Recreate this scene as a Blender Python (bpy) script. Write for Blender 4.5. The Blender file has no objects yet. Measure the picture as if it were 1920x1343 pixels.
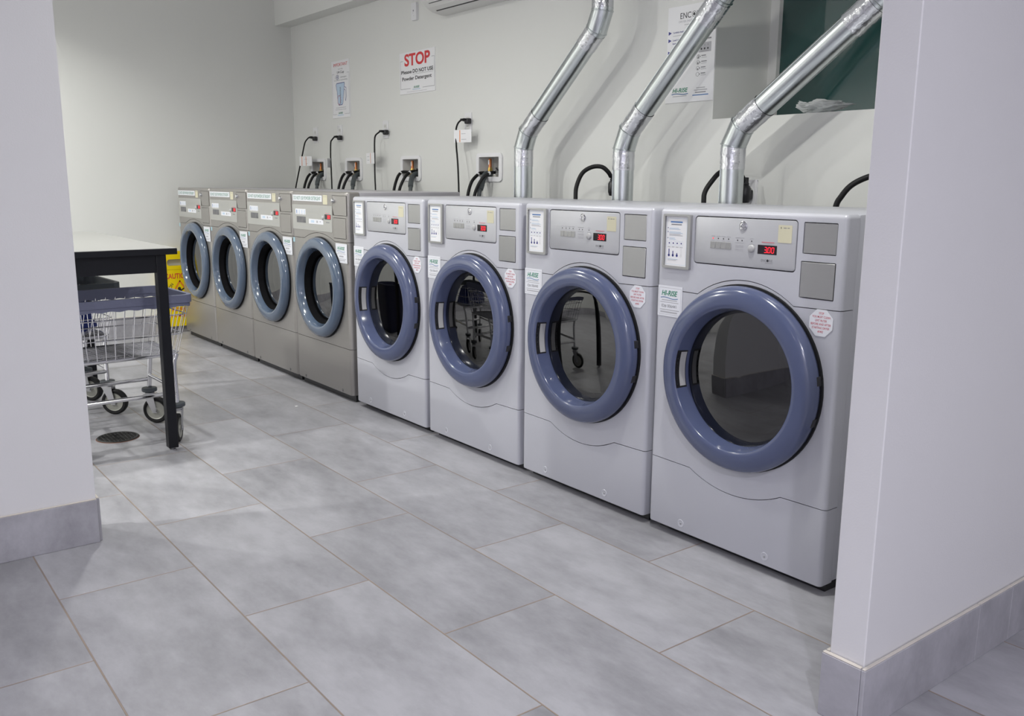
import bpy, bmesh, math, random
from mathutils import Matrix, Vector
random.seed(7)
S = bpy.context.scene
COL = S.collection
PI = math.pi

# ------------------------------------------------------------------ materials
def lin(h):
    h = h.lstrip('#')
    c = [int(h[i:i+2], 16) / 255 for i in (0, 2, 4)]
    return tuple((x / 12.92 if x <= .04045 else ((x + .055) / 1.055) ** 2.4) for x in c) + (1,)

MATS = {}
def mat(name, col, rough=.5, metal=0., var=.0, vscale=8., bump=0., bscale=60., coat=0., ior=1.5, rvar=0., emit=0., stretch=None, spec=.5):
    if isinstance(col, str): col = lin(col)
    elif len(col) == 3: col = tuple(col) + (1,)
    m = bpy.data.materials.new(name); m.use_nodes = True
    nt = m.node_tree; N = nt.nodes; L = nt.links
    b = N['Principled BSDF']
    b.inputs['Base Color'].default_value = col
    b.inputs['Roughness'].default_value = rough
    b.inputs['Metallic'].default_value = metal
    b.inputs['IOR'].default_value = ior
    b.inputs['Coat Weight'].default_value = coat
    b.inputs['Specular IOR Level'].default_value = spec
    if emit:
        b.inputs['Emission Color'].default_value = col
        b.inputs['Emission Strength'].default_value = emit
    tc = N.new('ShaderNodeTexCoord'); mp = N.new('ShaderNodeMapping')
    L.new(tc.outputs['Object'], mp.inputs['Vector'])
    if stretch: mp.inputs['Scale'].default_value = stretch
    nz = N.new('ShaderNodeTexNoise'); nz.inputs['Scale'].default_value = vscale; nz.inputs['Detail'].default_value = 4
    L.new(mp.outputs['Vector'], nz.inputs['Vector'])
    if var:
        mx = N.new('ShaderNodeMix'); mx.data_type = 'RGBA'
        mx.inputs[6].default_value = tuple(c * (1 - var) for c in col[:3]) + (1,)
        mx.inputs[7].default_value = tuple(min(1, c * (1 + var)) for c in col[:3]) + (1,)
        L.new(nz.outputs['Fac'], mx.inputs[0]); L.new(mx.outputs[2], b.inputs['Base Color'])
    if rvar:
        mr = N.new('ShaderNodeMapRange')
        mr.inputs['To Min'].default_value = max(0, rough - rvar); mr.inputs['To Max'].default_value = rough + rvar
        L.new(nz.outputs['Fac'], mr.inputs['Value']); L.new(mr.outputs['Result'], b.inputs['Roughness'])
    if bump:
        n2 = N.new('ShaderNodeTexNoise'); n2.inputs['Scale'].default_value = bscale; n2.inputs['Detail'].default_value = 3
        bp = N.new('ShaderNodeBump'); bp.inputs['Strength'].default_value = bump; bp.inputs['Distance'].default_value = .01
        L.new(mp.outputs['Vector'], n2.inputs['Vector']); L.new(n2.outputs['Fac'], bp.inputs['Height'])
        L.new(bp.outputs['Normal'], b.inputs['Normal'])
    MATS[name] = m
    return m

def glass_mat(name, tint, ior, rough=.02):
    m = bpy.data.materials.new(name); m.use_nodes = True
    nt = m.node_tree; N = nt.nodes; L = nt.links; N.clear()
    out = N.new('ShaderNodeOutputMaterial'); mx = N.new('ShaderNodeMixShader')
    fr = N.new('ShaderNodeFresnel'); fr.inputs['IOR'].default_value = ior
    tr = N.new('ShaderNodeBsdfTransparent'); tr.inputs['Color'].default_value = tuple(tint) + (1,)
    gl = N.new('ShaderNodeBsdfGlossy'); gl.inputs['Roughness'].default_value = rough
    L.new(fr.outputs['Fac'], mx.inputs['Fac']); L.new(tr.outputs['BSDF'], mx.inputs[1]); L.new(gl.outputs['BSDF'], mx.inputs[2])
    L.new(mx.outputs['Shader'], out.inputs['Surface'])
    MATS[name] = m
    return m

wall_paint = mat('wall_paint', (.69, .695, .675), .55, var=.015, vscale=3, bump=.04, bscale=220)
wall_paint2 = mat('wall_paint_cool', (.69, .685, .70), .5, var=.015, vscale=3, bump=.04, bscale=220)
ceil_paint = mat('ceiling_paint', (.8, .8, .79), .7)
dry_paint = mat('silver_grey_enamel', (.50, .505, .555), .34, metal=.1, var=.02, vscale=5)
dry_panel = mat('silver_control_panel', (.47, .475, .50), .38, metal=.25, var=.02)
wash_paint = mat('warm_grey_enamel', (.40, .39, .42), .3, metal=.1)
steel = mat('brushed_stainless_steel', (.35, .335, .32), .34, metal=.6, var=.05, vscale=6, rvar=.05, stretch=(.3, 1, 8))
steel_panel = mat('pale_steel_overlay', (.43, .43, .41), .42, metal=.25, var=.02)
plate_m = mat('brushed_blank_plate', (.40, .40, .40), .36, metal=.7, var=.03, stretch=(1, 1, 20))
door_blue = mat('glossy_slate_blue_plastic', (.075, .092, .175), .18, coat=.25, var=.03)
door_teal = mat('glossy_blue_grey_plastic', (.075, .105, .16), .16, coat=.5, var=.03)
black_rub = mat('black_rubber', (.007, .007, .008), .55, spec=.3)
seal_black = mat('matt_black_seal', (.005, .005, .006), .9, spec=.08)
black_pl = mat('black_plastic', (.014, .014, .017), .38)
black_pow = mat('black_powder_coat', (.007, .0075, .011), .42, spec=.25, bump=.03, bscale=400)
dark_in = mat('dark_drum_steel', (.10, .10, .105), .4, metal=.6, var=.1, vscale=20)
white_pl = mat('white_plastic', (.74, .74, .76), .35)
offwhite_pl = mat('off_white_plastic', (.66, .66, .645), .4)
grey_pl = mat('light_grey_plastic', (.42, .42, .43), .4)
paper = mat('white_paper', (.78, .78, .80), .5)
sticker_w = mat('white_vinyl_sticker', (.74, .75, .80), .35)
beige = mat('beige_sticker', (.60, .57, .42), .45)
tape_blue = mat('pale_blue_tape', (.33, .52, .60), .45)
ink_black = mat('black_ink', (.02, .02, .025), .5)
ink_grey = mat('grey_ink', (.22, .22, .24), .5)
ink_lgrey = mat('pale_grey_ink', (.42, .42, .45), .5)
ink_red = mat('red_ink', (.62, .035, .04), .45)
ink_pink = mat('soft_red_ink', (.60, .13, .17), .45)
ink_green = mat('green_ink', (.02, .22, .13), .45)
ink_blue = mat('blue_ink', (.06, .17, .42), .45)
ink_navy = mat('navy_ink', (.03, .035, .22), .45)
ink_lblue = mat('pale_blue_ink', (.48, .60, .74), .45)
ink_orange = mat('orange_ink', (.75, .22, .03), .45)
led_off = mat('unlit_indicator', (.03, .025, .03), .3)
led_red = mat('lit_red_indicator', (1, .03, .05), .4, emit=1.2)
digit_red = mat('red_led_digits', (1, .015, .035), .4, emit=1.3)
disp_black = mat('black_display_window', (.012, .008, .012), .15)
disp_red = mat('dark_red_display_window', (.16, .012, .014), .2)
chrome = mat('chrome', (.72, .72, .74), .12, metal=1)
wire_m = mat('chromed_wire', (.66, .66, .69), .2, metal=1)
zinc = mat('zinc_plate', (.5, .5, .52), .35, metal=.9)
zinc_dark = mat('dull_grey_screw', (.16, .16, .16), .5, metal=.6)
galv = mat('galvanized_steel', (.60, .635, .645), .24, metal=1, var=.06, vscale=30, rvar=.06)
tape_m = mat('crinkled_clear_tape', (.66, .67, .70), .14, metal=.85, var=.1, vscale=25, bump=.5, bscale=26, rvar=.08)
copper = mat('copper', (.55, .22, .10), .3, metal=1)
brass = mat('brass', (.55, .38, .12), .3, metal=1)
hose_grey = mat('dark_grey_hose', (.06, .07, .075), .5)
caution_y = mat('yellow_plastic', (.83, .63, .0), .4)
rim_violet = mat('grey_violet_vinyl', (.135, .145, .225), .45, bump=.1, bscale=80)
bumper_and_shaded_rim = mat('dark_vinyl_bumper_and_shaded_rim', (.055, .065, .075), .5, bump=.1, bscale=80)  # own tone for caster bumpers; on the rear cart's rim it paints table shade
lam_white = mat('white_laminate', (.30, .30, .292), .55, spec=.25)
navy_pl = mat('navy_plastic', (.01, .013, .05), .5)
blue_cloth = mat('blue_cloth', (.015, .035, .22), .8, bump=.3, bscale=40)
wheel_grey = mat('cream_grey_wheel', (.30, .30, .27), .45)
cast_iron = mat('cast_iron', (.02, .02, .02), .55, bump=.2, bscale=90)
rust = mat('rusty_edge', (.16, .075, .05), .8, var=.3, vscale=30)
caulk = mat('cream_caulk', (.58, .54, .49), .6, var=.1, vscale=20)
grout_m = mat('tan_grout', (.36, .30, .26), .8)
frame_w = mat('white_window_frame', (.72, .72, .71), .4)
scrap_m = mat('white_scrap', (.8, .8, .8), .7)

glass_dryer = glass_mat('tinted_dryer_glass', (.12, .12, .12), 2.05)
glass_wash = glass_mat('washer_glass', (.30, .32, .31), 2.6)
win_glass = mat('dark_green_window_glass', (.018, .062, .058), .05, spec=.7, coat=.5, var=.25, vscale=3)

# crumpled translucent bag
bag_m = bpy.data.materials.new('clear_crumpled_plastic'); bag_m.use_nodes = True
_b = bag_m.node_tree.nodes['Principled BSDF']
_b.inputs['Base Color'].default_value = (.8, .82, .83, 1); _b.inputs['Roughness'].default_value = .15
_b.inputs['Transmission Weight'].default_value = .55; _b.inputs['IOR'].default_value = 1.2
_n = bag_m.node_tree.nodes.new('ShaderNodeTexNoise'); _n.inputs['Scale'].default_value = 40
_bp = bag_m.node_tree.nodes.new('ShaderNodeBump'); _bp.inputs['Strength'].default_value = .7
bag_m.node_tree.links.new(_n.outputs['Fac'], _bp.inputs['Height']); bag_m.node_tree.links.new(_bp.outputs['Normal'], _b.inputs['Normal'])

# floor and skirting tile
TX0, TL, TY0, TH = -2.0767, .7973, -1.7066, .374
def tile_mat(name, base, floor=True):
    m = bpy.data.materials.new(name); m.use_nodes = True
    nt = m.node_tree; N = nt.nodes; L = nt.links
    b = N['Principled BSDF']
    geo = N.new('ShaderNodeNewGeometry')
    def math_(op, a, c=None, v=None):
        n = N.new('ShaderNodeMath'); n.operation = op
        if isinstance(a, (int, float)): n.inputs[0].default_value = a
        else: L.new(a, n.inputs[0])
        if c is not None:
            if isinstance(c, (int, float)): n.inputs[1].default_value = c
            else: L.new(c, n.inputs[1])
        return n.outputs[0]
    sep = N.new('ShaderNodeSeparateXYZ'); L.new(geo.outputs['Position'], sep.inputs[0])
    vec = geo.outputs['Position']
    rnd = None; mask = None
    if floor:
        ty = math_('DIVIDE', math_('SUBTRACT', sep.outputs['Y'], TY0), TH)
        row = math_('FLOOR', ty); fy = math_('FRACT', ty)
        odd = math_('MODULO', math_('ADD', row, 100), 2)
        tx = math_('ADD', math_('DIVIDE', math_('SUBTRACT', sep.outputs['X'], TX0), TL), math_('MULTIPLY', odd, .5))
        ix = math_('FLOOR', tx); fx = math_('FRACT', tx)
        dx = math_('MULTIPLY', math_('MINIMUM', fx, math_('SUBTRACT', 1, fx)), TL)
        dy = math_('MULTIPLY', math_('MINIMUM', fy, math_('SUBTRACT', 1, fy)), TH)
        d = math_('MINIMUM', dx, dy)
        mr = N.new('ShaderNodeMapRange'); mr.inputs['From Min'].default_value = .0014; mr.inputs['From Max'].default_value = .0027
        mr.inputs['To Min'].default_value = 1; mr.inputs['To Max'].default_value = 0
        L.new(d, mr.inputs['Value']); mask = mr.outputs['Result']
        cmb = N.new('ShaderNodeCombineXYZ'); L.new(ix, cmb.inputs[0]); L.new(row, cmb.inputs[1])
        wn = N.new('ShaderNodeTexWhiteNoise'); wn.noise_dimensions = '3D'; L.new(cmb.outputs[0], wn.inputs['Vector'])
        rnd = wn.outputs['Value']
    mp = N.new('ShaderNodeMapping'); mp.inputs['Scale'].default_value = (1, 2.2, 1.6); L.new(vec, mp.inputs['Vector'])
    n1 = N.new('ShaderNodeTexNoise'); n1.noise_dimensions = '4D'; n1.inputs['Scale'].default_value = 2.6; n1.inputs['Detail'].default_value = 5; n1.inputs['Roughness'].default_value = .6
    L.new(mp.outputs[0], n1.inputs['Vector'])
    n2 = N.new('ShaderNodeTexNoise'); n2.noise_dimensions = '4D'; n2.inputs['Scale'].default_value = 14; n2.inputs['Detail'].default_value = 6; n2.inputs['Roughness'].default_value = .7
    L.new(mp.outputs[0], n2.inputs['Vector'])
    if rnd is not None:
        w = math_('MULTIPLY', rnd, 40); L.new(w, n1.inputs['W']); L.new(w, n2.inputs['W'])
    s = math_('ADD', math_('MULTIPLY', n1.outputs['Fac'], .72), math_('MULTIPLY', n2.outputs['Fac'], .28))
    if rnd is not None:
        s = math_('ADD', s, math_('MULTIPLY', math_('SUBTRACT', rnd, .5), .09))
    cr = N.new('ShaderNodeValToRGB')
    cr.color_ramp.elements[0].position = .34; cr.color_ramp.elements[0].color = tuple(c * .68 for c in base) + (1,)
    cr.color_ramp.elements[1].position = .62; cr.color_ramp.elements[1].color = tuple(c * 1.14 for c in base) + (1,)
    L.new(s, cr.inputs['Fac'])
    col = cr.outputs['Color']
    if mask is not None:
        n3 = N.new('ShaderNodeTexNoise'); n3.inputs['Scale'].default_value = 3; L.new(vec, n3.inputs['Vector'])
        gr = N.new('ShaderNodeMix'); gr.data_type = 'RGBA'
        gr.inputs[6].default_value = (.14, .11, .095, 1); gr.inputs[7].default_value = (.36, .27, .20, 1)
        L.new(n3.outputs['Fac'], gr.inputs[0])
        mx = N.new('ShaderNodeMix'); mx.data_type = 'RGBA'
        L.new(math_('MULTIPLY', mask, .92), mx.inputs[0]); L.new(col, mx.inputs[6]); L.new(gr.outputs[2], mx.inputs[7])
        col = mx.outputs[2]
        bp = N.new('ShaderNodeBump'); bp.inputs['Strength'].default_value = .5; bp.inputs['Distance'].default_value = .002
        L.new(math_('SUBTRACT', 1, mask), bp.inputs['Height']); L.new(bp.outputs['Normal'], b.inputs['Normal'])
    L.new(col, b.inputs['Base Color'])
    rr = N.new('ShaderNodeMapRange'); rr.inputs['To Min'].default_value = .30; rr.inputs['To Max'].default_value = .46
    L.new(n1.outputs['Fac'], rr.inputs['Value']); L.new(rr.outputs['Result'], b.inputs['Roughness'])
    MATS[name] = m
    return m
floor_tile = tile_mat('grey_porcelain_floor_tile', (.335, .333, .360))
skirt_tile = tile_mat('grey_porcelain_skirting_tile', (.37, .365, .40), False)

# ------------------------------------------------------------------ mesh builder
FRONT = Matrix(((1, 0, 0, 0), (0, 0, -1, 0), (0, 1, 0, 0), (0, 0, 0, 1)))      # page (u, v, out) -> (x, -y out, z)
EAST = Matrix(((0, 0, 1, 0), (1, 0, 0, 0), (0, 1, 0, 0), (0, 0, 0, 1)))        # page facing +x
_font_cache = {}
def text_geo(s, bold=0.):
    k = (s, bold)
    if k in _font_cache: return _font_cache[k]
    cu = bpy.data.curves.new('t', 'FONT'); cu.body = s; cu.size = 1; cu.resolution_u = 8 if len(s) < 12 else 4; cu.fill_mode = 'FRONT'; cu.offset = bold
    ob = bpy.data.objects.new('t', cu); COL.objects.link(ob)
    bpy.context.view_layer.update()
    dg = bpy.context.evaluated_depsgraph_get()
    me = bpy.data.meshes.new_from_object(ob.evaluated_get(dg))
    vs = [tuple(v.co) for v in me.vertices]; fs = [tuple(p.vertices) for p in me.polygons]
    bpy.data.objects.remove(ob); bpy.data.curves.remove(cu); bpy.data.meshes.remove(me)
    _font_cache[k] = (vs, fs)
    return _font_cache[k]
_capH = max(v[1] for v in text_geo('H')[0])

def catmull(pts, n=6, closed=False):
    P = [Vector(p) for p in pts]; out = []
    k = len(P)
    for i in range(k if closed else k - 1):
        p1, p2 = P[i], P[(i + 1) % k]
        p0 = P[i - 1] if (closed or i > 0) else p1 * 2 - p2
        p3 = P[(i + 2) % k] if (closed or i < k - 2) else p2 * 2 - p1
        for j in range(n):
            t = j / n
            out.append(.5 * ((2 * p1) + (p2 - p0) * t + (2 * p0 - 5 * p1 + 4 * p2 - p3) * t * t + (3 * p1 - p0 - 3 * p2 + p3) * t ** 3))
    if not closed: out.append(P[-1])
    return out

def rrect(x0, x1, y0, y1, r, n=5):
    pts = []
    for cx, cy, a in ((x1 - r, y1 - r, 0), (x0 + r, y1 - r, 90), (x0 + r, y0 + r, 180), (x1 - r, y0 + r, 270)):
        for i in range(n + 1):
            t = math.radians(a + 90 * i / n); pts.append((cx + r * math.cos(t), cy + r * math.sin(t)))
    return pts

def ident(): return Matrix.Identity(4)

class MB:
    def __init__(s): s.v = []; s.f = []; s.mi = []; s.mats = []
    def _m(s, m):
        if m not in s.mats: s.mats.append(m)
        return s.mats.index(m)
    def add(s, vs, fs, m, M=None):
        o = len(s.v); k = s._m(m)
        for v in vs:
            v = Vector(v)
            s.v.append(tuple(M @ v) if M is not None else tuple(v))
        flip = M is not None and M.determinant() < 0
        for f in fs:
            f = [o + i for i in f]
            s.f.append(f[::-1] if flip else f); s.mi.append(k)
        return s
    def bm(s, b, m, M=None):
        b.verts.index_update()
        s.add([v.co[:] for v in b.verts], [[v.index for v in f.verts] for f in b.faces], m, M); b.free(); return s
    def box(s, x0, x1, y0, y1, z0, z1, m, bev=0., seg=2, M=None):
        b = bmesh.new()
        bmesh.ops.create_cube(b, size=1)
        for v in b.verts:
            v.co = ((x0 + x1) / 2 + v.co.x * (x1 - x0), (y0 + y1) / 2 + v.co.y * (y1 - y0), (z0 + z1) / 2 + v.co.z * (z1 - z0))
        if bev: bmesh.ops.bevel(b, geom=b.edges[:], offset=bev, segments=seg, affect='EDGES', profile=.5)
        return s.bm(b, m, M)
    def prism(s, poly, d0, d1, m, M=None, bev=0., seg=2):
        """2-D outline in the page plane, extruded along the page normal from d0 to d1"""
        n = len(poly)
        b = bmesh.new()
        lo = [b.verts.new((p[0], p[1], d0)) for p in poly]; hi = [b.verts.new((p[0], p[1], d1)) for p in poly]
        b.faces.new(lo[::-1]); top = b.faces.new(hi)
        for i in range(n): b.faces.new((lo[i], lo[(i + 1) % n], hi[(i + 1) % n], hi[i]))
        bmesh.ops.recalc_face_normals(b, faces=b.faces[:])
        if bev: bmesh.ops.bevel(b, geom=list(top.edges), offset=bev, segments=seg, affect='EDGES', profile=.5)
        return s.bm(b, m, M)
    def ring(s, outer, inner, d0, d1, m, M=None):
        n = len(outer)
        vs = [(p[0], p[1], d1) for p in outer] + [(p[0], p[1], d1) for p in inner] + [(p[0], p[1], d0) for p in outer] + [(p[0], p[1], d0) for p in inner]
        fs = []
        for i in range(n):
            j = (i + 1) % n
            fs += [(i, j, n + j, n + i), (2*n + i, 2*n + j, j, i), (n + i, n + j, 3*n + j, 3*n + i), (2*n + j, 2*n + i, 3*n + i, 3*n + j)]
        return s.add(vs, fs, m, M)
    def face(s, poly, d, m, M=None): return s.add([(p[0], p[1], d) for p in poly], [list(range(len(poly)))], m, M)
    def rect(s, x0, x1, y0, y1, d, m, M=None): return s.face([(x0, y0), (x1, y0), (x1, y1), (x0, y1)], d, m, M)
    def disc(s, cx, cy, r, d, m, M=None, n=20): return s.face([(cx + r * math.cos(2*PI*i/n), cy + r * math.sin(2*PI*i/n)) for i in range(n)], d, m, M)
    def stroke(s, pts, w, d, m, M=None, closed=False):
        P = [Vector(p) for p in pts]; k = len(P)
        for i in range(k if closed else k - 1):
            a, c = P[i], P[(i + 1) % k]; t = (c - a)
            if t.length < 1e-9: continue
            t.normalize(); nrm = Vector((-t.y, t.x)) * w / 2; e = t * w * .35
            s.face([a - e - nrm, c + e - nrm, c + e + nrm, a - e + nrm], d, m, M)
        return s
    def text(s, st, x, y, h, m, M=None, d=.0004, w=None, align='C', bold=0., shear=0., rot=0.):
        vs, fs = text_geo(st, bold)
        xs = [v[0] for v in vs]; x0, x1 = min(xs), max(xs)
        ky = h / _capH; kx = ky
        if w: kx = w / (x1 - x0)
        off = {'C': -(x0 + x1) / 2, 'L': -x0, 'R': -x1}[align]
        c, sn = math.cos(rot), math.sin(rot)
        out = []
        for v in vs:
            px = (v[0] + off) * kx + shear * v[1] * ky; py = v[1] * ky
            out.append((x + px * c - py * sn, y + px * sn + py * c, d))
        return s.add(out, fs, m, M)
    def tube(s, pts, r, m, n=8, closed=False, caps=True, M=None):
        P = [Vector(p) for p in pts]; k = len(P)
        R = r if isinstance(r, (list, tuple)) else [r] * k
        T = []
        for i in range(k):
            a = P[i - 1] if (closed or i > 0) else P[i]; c = P[(i + 1) % k] if (closed or i < k - 1) else P[i]
            T.append((c - a).normalized())
        up = Vector((0, 0, 1)) if abs(T[0].z) < .9 else Vector((1, 0, 0))
        nrm = (up - T[0] * up.dot(T[0])).normalized()
        vs = []; fs = []
        for i in range(k):
            nrm = (nrm - T[i] * nrm.dot(T[i]))
            nrm = nrm.normalized() if nrm.length > 1e-6 else T[i].orthogonal().normalized()
            bn = T[i].cross(nrm)
            for j in range(n):
                a = 2 * PI * j / n; vs.append(P[i] + (nrm * math.cos(a) + bn * math.sin(a)) * R[i])
        for i in range(k if closed else k - 1):
            i2 = (i + 1) % k
            for j in range(n):
                j2 = (j + 1) % n; fs.append((i*n + j, i*n + j2, i2*n + j2, i2*n + j))
        if caps and not closed:
            fs.append(tuple(range(n))[::-1]); fs.append(tuple((k-1)*n + j for j in range(n)))
        return s.add(vs, fs, m, M)
    def lathe(s, prof, m, M=None, n=48, closed=False, caps=False):
        """profile of (radius, height) turned round the local z axis"""
        k = len(prof); vs = []; fs = []
        for (r, h) in prof:
            for j in range(n):
                a = 2 * PI * j / n; vs.append((r * math.cos(a), r * math.sin(a), h))
        for i in range(k if closed else k - 1):
            i2 = (i + 1) % k
            for j in range(n):
                j2 = (j + 1) % n; fs.append((i*n + j, i*n + j2, i2*n + j2, i2*n + j))
        if caps and not closed:
            fs.append(tuple(range(n))[::-1]); fs.append(tuple((k-1)*n + j for j in range(n)))
        return s.add(vs, fs, m, M)
    def cyl(s, p0, p1, r, m, n=16): return s.tube([p0, p1], r, m, n)
    def mesh(s, name, ang=32):
        me = bpy.data.meshes.new(name)
        me.from_pydata(s.v, [], s.f)
        for m in s.mats: me.materials.append(m)
        me.polygons.foreach_set('material_index', s.mi)
        me.polygons.foreach_set('use_smooth', [True] * len(s.f))
        me.validate(); me.update()
        me.set_sharp_from_angle(angle=math.radians(ang))
        return me
    def build(s, name, parent=None, world=False, ang=32):
        if world and parent is not None:
            l = parent.location; s.v = [(a - l.x, b - l.y, c - l.z) for a, b, c in s.v]
        return obj(name, s.mesh(name, ang), parent)

def obj(name, me, parent=None):
    o = bpy.data.objects.new(name, me); COL.objects.link(o)
    if parent is not None: o.parent = parent
    return o
def tag(o, label, cat, group=None):
    o['label'] = label; o['category'] = cat
    if group: o['group'] = group
    return o
def thing(name, label, cat, loc=(0, 0, 0), group=None, rotz=0.):
    o = bpy.data.objects.new(name, None); COL.objects.link(o); o.location = loc; o.rotation_euler = (0, 0, rotz)
    o.empty_display_size = .1
    return tag(o, label, cat, group)
def struct(o): o['kind'] = 'structure'; return o

def bool_mesh(base, ops, name):
    """boolean the mesh 'base' with [(mesh, operation)...] and return a new mesh"""
    a = bpy.data.objects.new('tmp', base); COL.objects.link(a); tmp = []
    for me, op in ops:
        b = bpy.data.objects.new('tmpb', me); COL.objects.link(b); tmp.append(b)
        md = a.modifiers.new('b', 'BOOLEAN'); md.object = b; md.operation = op; md.solver = 'EXACT'
    bpy.context.view_layer.update()
    me = bpy.data.meshes.new_from_object(a.evaluated_get(bpy.context.evaluated_depsgraph_get()))
    for o in [a] + tmp: bpy.data.objects.remove(o)
    me.name = name
    me.polygons.foreach_set('use_smooth', [True] * len(me.polygons)); me.update()
    me.set_sharp_from_angle(angle=math.radians(28))
    return me

# ------------------------------------------------------------------ the room
WL, YB, CEIL = -5.62, 1.0, 2.64
XR, YF = 4.2, -5.2
fl = MB(); fl.add([(WL - .1, YF - .1, 0), (XR + .1, YF - .1, 0), (XR + .1, YB + .6, 0), (WL - .1, YB + .6, 0)], [(0, 1, 2, 3)], floor_tile)
struct(fl.build('floor'))
struct(MB().box(WL - .1, XR + .1, YF - .1, YB + .6, CEIL, CEIL + .1, ceil_paint).build('ceiling'))
struct(MB().box(WL - .12, WL, YF, YB + .1, 0, CEIL, wall_paint).build('wall_left'))
struct(MB().box(WL - .1, XR + .1, YF - .12, YF, 0, CEIL, wall_paint2).build('wall_front'))
struct(MB().box(XR, XR + .12, YF, YB + .1, 0, CEIL, wall_paint2).build('wall_right'))
# back wall with the window recess and the four supply-box recesses
WIN = (-1.34, .25, 1.414, 2.52)
BOXES = [-5.195, -4.62, -3.835, -2.969]
base = MB().box(WL - .1, XR + .1, YB, YB + .45, 0, CEIL, wall_paint).mesh('bw')
ops = [(MB().box(WIN[0], WIN[1], YB - .1, YB + .6, WIN[2], WIN[3], wall_paint).mesh('c'), 'DIFFERENCE')]
for bx in BOXES:
    ops.append((MB().box(bx - .0985, bx + .0985, YB - .1, YB + .105, 1.168, 1.284, wall_paint).mesh('c'), 'DIFFERENCE'))
struct(obj('wall_back', bool_mesh(base, ops, 'wall_back')))
# bulkhead below the ceiling on the back wall
struct(MB().box(WL, -2.2, .872, YB, 2.315, CEIL, wall_paint).build('trim_1'))
# near walls either side of the opening
struct(MB().box(-1.80, -1.655, YF, -1.513, 0, CEIL, wall_paint2).build('wall_near_left'))
struct(MB().box(.315, .396, -.482, YB, 0, CEIL, wall_paint2, bev=.002, seg=1).build('wall_near_right'))

def skirting(name, segs, h=.141, t=.010):
    m = MB()
    for (x0, x1, y0, y1) in segs:
        m.box(x0, x1, y0, y1, 0, h, skirt_tile, bev=.0012, seg=1)
        m.box(x0 + .001, x1 - .001, y0 + .001, y1 - .001, h, h + .0035, caulk, bev=.0012, seg=1)
    struct(m.build(name))
skirting('baseboard_left', [(WL, WL + .010, YF, YB)])
def along_y(x0, x1, joints):
    return [(x0, x1, joints[i] + .0008, joints[i + 1] - .0008) for i in range(len(joints) - 1)]
skirting('baseboard_near_left', along_y(-1.655, -1.645, [YF, -4.35, -3.55, -2.75, -1.94, -1.511]) + [(-1.81, -1.656, -1.512, -1.502)], h=.142)
skirting('baseboard_near_right', along_y(.397, .407, [-.495, .005, .178, .58, .99]) + [(.304, .3965, -.495, -.483)] + along_y(.304, .3145, [-.482, .2, .9]), h=.146)

# window: white frame and dark green pane at the back of the recess
wf = struct(bpy.data.objects.new('window_1', None)); COL.objects.link(wf); wf.location = (WIN[0], 1.36, WIN[2])
m = MB()
o_ = [(WIN[0], WIN[2]), (WIN[1], WIN[2]), (WIN[1], WIN[3]), (WIN[0], WIN[3])]
i_ = [(WIN[0] + .045, WIN[2] + .03), (WIN[1] - .045, WIN[2] + .03), (WIN[1] - .045, WIN[3] - .045), (WIN[0] + .045, WIN[3] - .045)]
m.ring(o_, i_, -1.42, -1.36, frame_w, FRONT)
m.build('window_frame', wf, world=True)
MB().box(WIN[0] + .04, WIN[1] - .04, 1.385, 1.392, WIN[2] + .025, WIN[3] - .04, win_glass).build('pane', wf, world=True)

# ------------------------------------------------------------------ machines
def shell_mesh(hw, zb, zt, m, depth=.07, rv=.030, rt=.013, xr=None):
    xr = hw if xr is None else xr
    b = bmesh.new(); bmesh.ops.create_cube(b, size=1)
    for v in b.verts: v.co = ((xr - hw) / 2 + v.co.x * (hw + xr), depth / 2 + v.co.y * depth, (zb + zt) / 2 + v.co.z * (zt - zb))
    b.edges.ensure_lookup_table()
    ed = [e for e in b.edges if all(abs(v.co.y) < 1e-6 for v in e.verts) and abs(e.verts[0].co.x - e.verts[1].co.x) < 1e-6]
    bmesh.ops.bevel(b, geom=ed, offset=rv, segments=7, affect='EDGES', profile=.5)
    ed = [e for e in b.edges if all(abs(v.co.z - zt) < 1e-6 for v in e.verts) and not all(abs(v.co.y - depth) < 1e-6 for v in e.verts)]
    bmesh.ops.bevel(b, geom=ed, offset=rt, segments=4, affect='EDGES', profile=.5)
    ed = [e for e in b.edges if all(abs(v.co.z - zb) < 1e-6 for v in e.verts) and not all(abs(v.co.y - depth) < 1e-6 for v in e.verts)]
    bmesh.ops.bevel(b, geom=ed, offset=.006, segments=2, affect='EDGES', profile=.5)
    bmesh.ops.recalc_face_normals(b, faces=b.faces[:])
    return MB().bm(b, m).mesh('shell')

def arc(cx, cz, r, a0, a1, n=22):
    return [(cx + r * math.cos(math.radians(a0 + (a1 - a0) * i / n)), cz + r * math.sin(math.radians(a0 + (a1 - a0) * i / n))) for i in range(n + 1)]
def cutter(poly, m, d0=.1, d1=-.2): return MB().prism(poly, d1, d0, m, FRONT).mesh('cut')
def cylcut(cz, r, m, y0=-.2, y1=.2, n=72):
    M = Matrix.Translation((0, 0, cz)) @ Matrix.Rotation(PI / 2, 4, 'X')
    return MB().lathe([(r, -y1), (r, -y0)], m, M, n, caps=True).mesh('cyl')

RINGM = lambda cz: Matrix.Translation((0, 0, cz)) @ Matrix.Rotation(PI / 2, 4, 'X')    # local z -> -y (out of the machine)
CACHE = {}

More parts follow.
